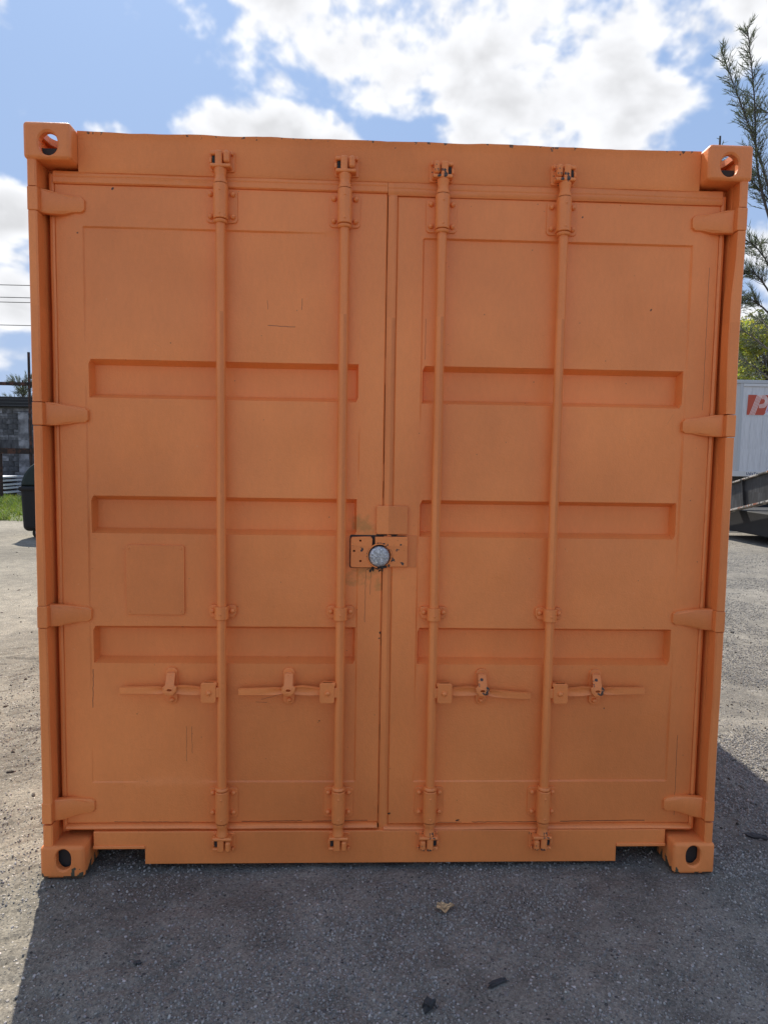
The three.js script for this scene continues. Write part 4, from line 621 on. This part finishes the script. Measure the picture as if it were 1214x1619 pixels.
{
  const r = rng(1234), limbs = [
    [[[-0.4, 9.9, 0], [-1.1, 12.0, 0], [-1.45, 14.6, 0.1], [-1.78, 17.0, 0]], 0.05, 0.12, 120, 0.75],
    [[[-0.35, 10.4, 0.1], [-1.25, 12.6, 0.2], [-2.0, 14.3, 0.2], [-2.72, 16.05, 0.1]], 0.045, 0.15, 120, 0.70],
    [[[-0.3, 8.3, 0], [-0.9, 9.0, 0.3], [-1.5, 9.5, 0.3], [-1.95, 9.55, 0.3]], 0.035, 0.2, 60, 0.7],
    [[[-0.3, 7.6, 0], [-0.9, 8.2, 0.2], [-1.5, 8.5, 0.3], [-2.0, 8.1, 0.3]], 0.035, 0.25, 90, 0.75],
    [[[-0.25, 6.9, 0], [-0.8, 7.5, -0.2], [-1.3, 7.6, -0.2], [-1.8, 7.3, -0.2]], 0.035, 0.25, 80, 0.7],
    [[[-0.2, 10.6, 0], [-0.8, 11.5, -0.3], [-1.25, 11.9, -0.3]], 0.03, 0.2, 40, 0.6],
  ];
  for (let k = 0; k < 22; k++) { const y = 4.5 + k * 0.48, a = -1.9 + r() * 3.8, L = 2.6 - k * 0.06 + r(); limbs.push([[[0, y, 0], [Math.cos(a) * L * 0.4, y + 0.8, Math.sin(a) * L * 0.4], [Math.cos(a) * L * 0.8, y + 1.4, Math.sin(a) * L * 0.8], [Math.cos(a) * L, y + 1.5, Math.sin(a) * L]], 0.035, 0.2, 46, 0.7]); }
  casuarina('casuarina_tree', 'tall feathery casuarina with two thin leaning shoots above the box trailer', [15.2, 0, -22.6], [[0, 0, 0], [0.1, 4, 0], [-0.2, 8, 0], [-0.35, 11, 0], [0.1, 15.5, 0], [0.3, 18.5, 0]], limbs, r, 12);
  const mk = (name, label, x, z, h, seed) => { const q = rng(seed), L = []; for (let k = 0; k < 16; k++) { const y = h * (0.35 + 0.038 * k), a = k * 2.4 + q(), l = (1 - k / 19) * h * 0.2 + 0.3; L.push([[[0, y, 0], [Math.cos(a) * l * 0.5, y + 0.5, Math.sin(a) * l * 0.5], [Math.cos(a) * l, y + 0.7, Math.sin(a) * l]], 0.03, 0.2, 34, 0.6]); } casuarina(name, label, [x, 0, z], [[0, 0, 0], [0.05, h * 0.5, 0], [0, h, 0]], L, q, 12); };
  mk('casuarina_tree', 'slim dark casuarina top poking over the capping of the block wall', -22.3, -44, 6.3, 8);
  mk('casuarina_tree', 'far casuarina whose tip barely clears the container roof', 19.5, -36, 19.5, 81);
}
function broadleaf(label, pos, h, rad, seed, col, n) {
  const root = thing('broadleaf_tree', label, 'tree', pos, 0, 'broadleaf trees behind the trailer'), r = rng(seed), wood = [], P = [], C = [];
  wood.push(tube([[0, 0, 0], [0.1, h * 0.3, 0], [-0.1, h * 0.6, 0.1], [0, h * 0.85, 0]].map((a) => new THREE.Vector3(...a)), 0.3, 0.06, 10)[0]);
  const cl = []; for (let k = 0; k < 46; k++) { const a = r() * 6.28, y = h * (0.34 + 0.60 * r()), t = (y / h - 0.34) / 0.6, w = rad * Math.sqrt(1 - (t * 1.5 - 0.62) ** 2 * 0.85) * (0.45 + 0.55 * Math.sqrt(r())); const c = new THREE.Vector3(Math.cos(a) * w, y, Math.sin(a) * w); cl.push([c, 0.55 + r() * 0.65]); wood.push(tube([new THREE.Vector3(0, y * 0.72, 0), c.clone().multiplyScalar(0.5).setY(y * 0.88), c], 0.06, 0.015, 5, 4)[0]); }
  for (let i = 0; i < n; i++) {
    const [c, s] = cl[(r() * cl.length) | 0], d = new THREE.Vector3(r() - 0.5, r() - 0.5, r() - 0.5).normalize().multiplyScalar(s * Math.cbrt(r())), o = c.clone().add(new THREE.Vector3(d.x, d.y * 0.6, d.z));
    const u = new THREE.Vector3(r() - 0.5, r() * 0.5 - 0.35, r() - 0.5).normalize(), w = new THREE.Vector3(r() - 0.5, r() - 0.5, r() - 0.5).cross(u).normalize(), L = 0.10 + r() * 0.10, W = L * 0.32, e = o.clone().addScaledVector(u, L), m = o.clone().addScaledVector(u, L * 0.5), a = m.clone().addScaledVector(w, W), b = m.clone().addScaledVector(w, -W);
    P.push(...o.toArray(), ...a.toArray(), ...e.toArray(), ...o.toArray(), ...e.toArray(), ...b.toArray()); const k = 0.6 + r() * 0.8, yel = r() * 0.5; for (let q = 0; q < 6; q++) C.push(col[0] * k * (1 + yel), col[1] * k, col[2] * k);
  }
  add('trunk', wood, barkMat, root);
  const g = new THREE.BufferGeometry(); g.setAttribute('position', new THREE.Float32BufferAttribute(P, 3)); g.setAttribute('color', new THREE.Float32BufferAttribute(C, 3)); g.computeVertexNormals();
  const m = new THREE.Mesh(g, new THREE.MeshPhysicalMaterial({ color: 0xffffff, vertexColors: true, roughness: 0.85, transmission: 0.75, thickness: 0, side: THREE.DoubleSide })); m.name = 'crown'; m.castShadow = m.receiveShadow = true; m.userData.kind = 'stuff'; root.add(m);
}
broadleaf('leafy bright green tree right behind the box trailer', [19.4, 0, -30], 8.6, 3.0, 61, [0.33, 0.43, 0.05], 30000);
broadleaf('darker green tree standing behind the bright one', [22.5, 0, -35], 10.2, 3.4, 62, [0.13, 0.18, 0.04], 18000);
broadleaf('yellow-green low tree hidden partly by the container corner', [16.2, 0, -32], 7.6, 2.6, 63, [0.34, 0.42, 0.04], 20000);

scene.traverse((o) => { if (o.isMesh) { o.castShadow = true; o.receiveShadow = true; } });
renderer.render(scene, camera);
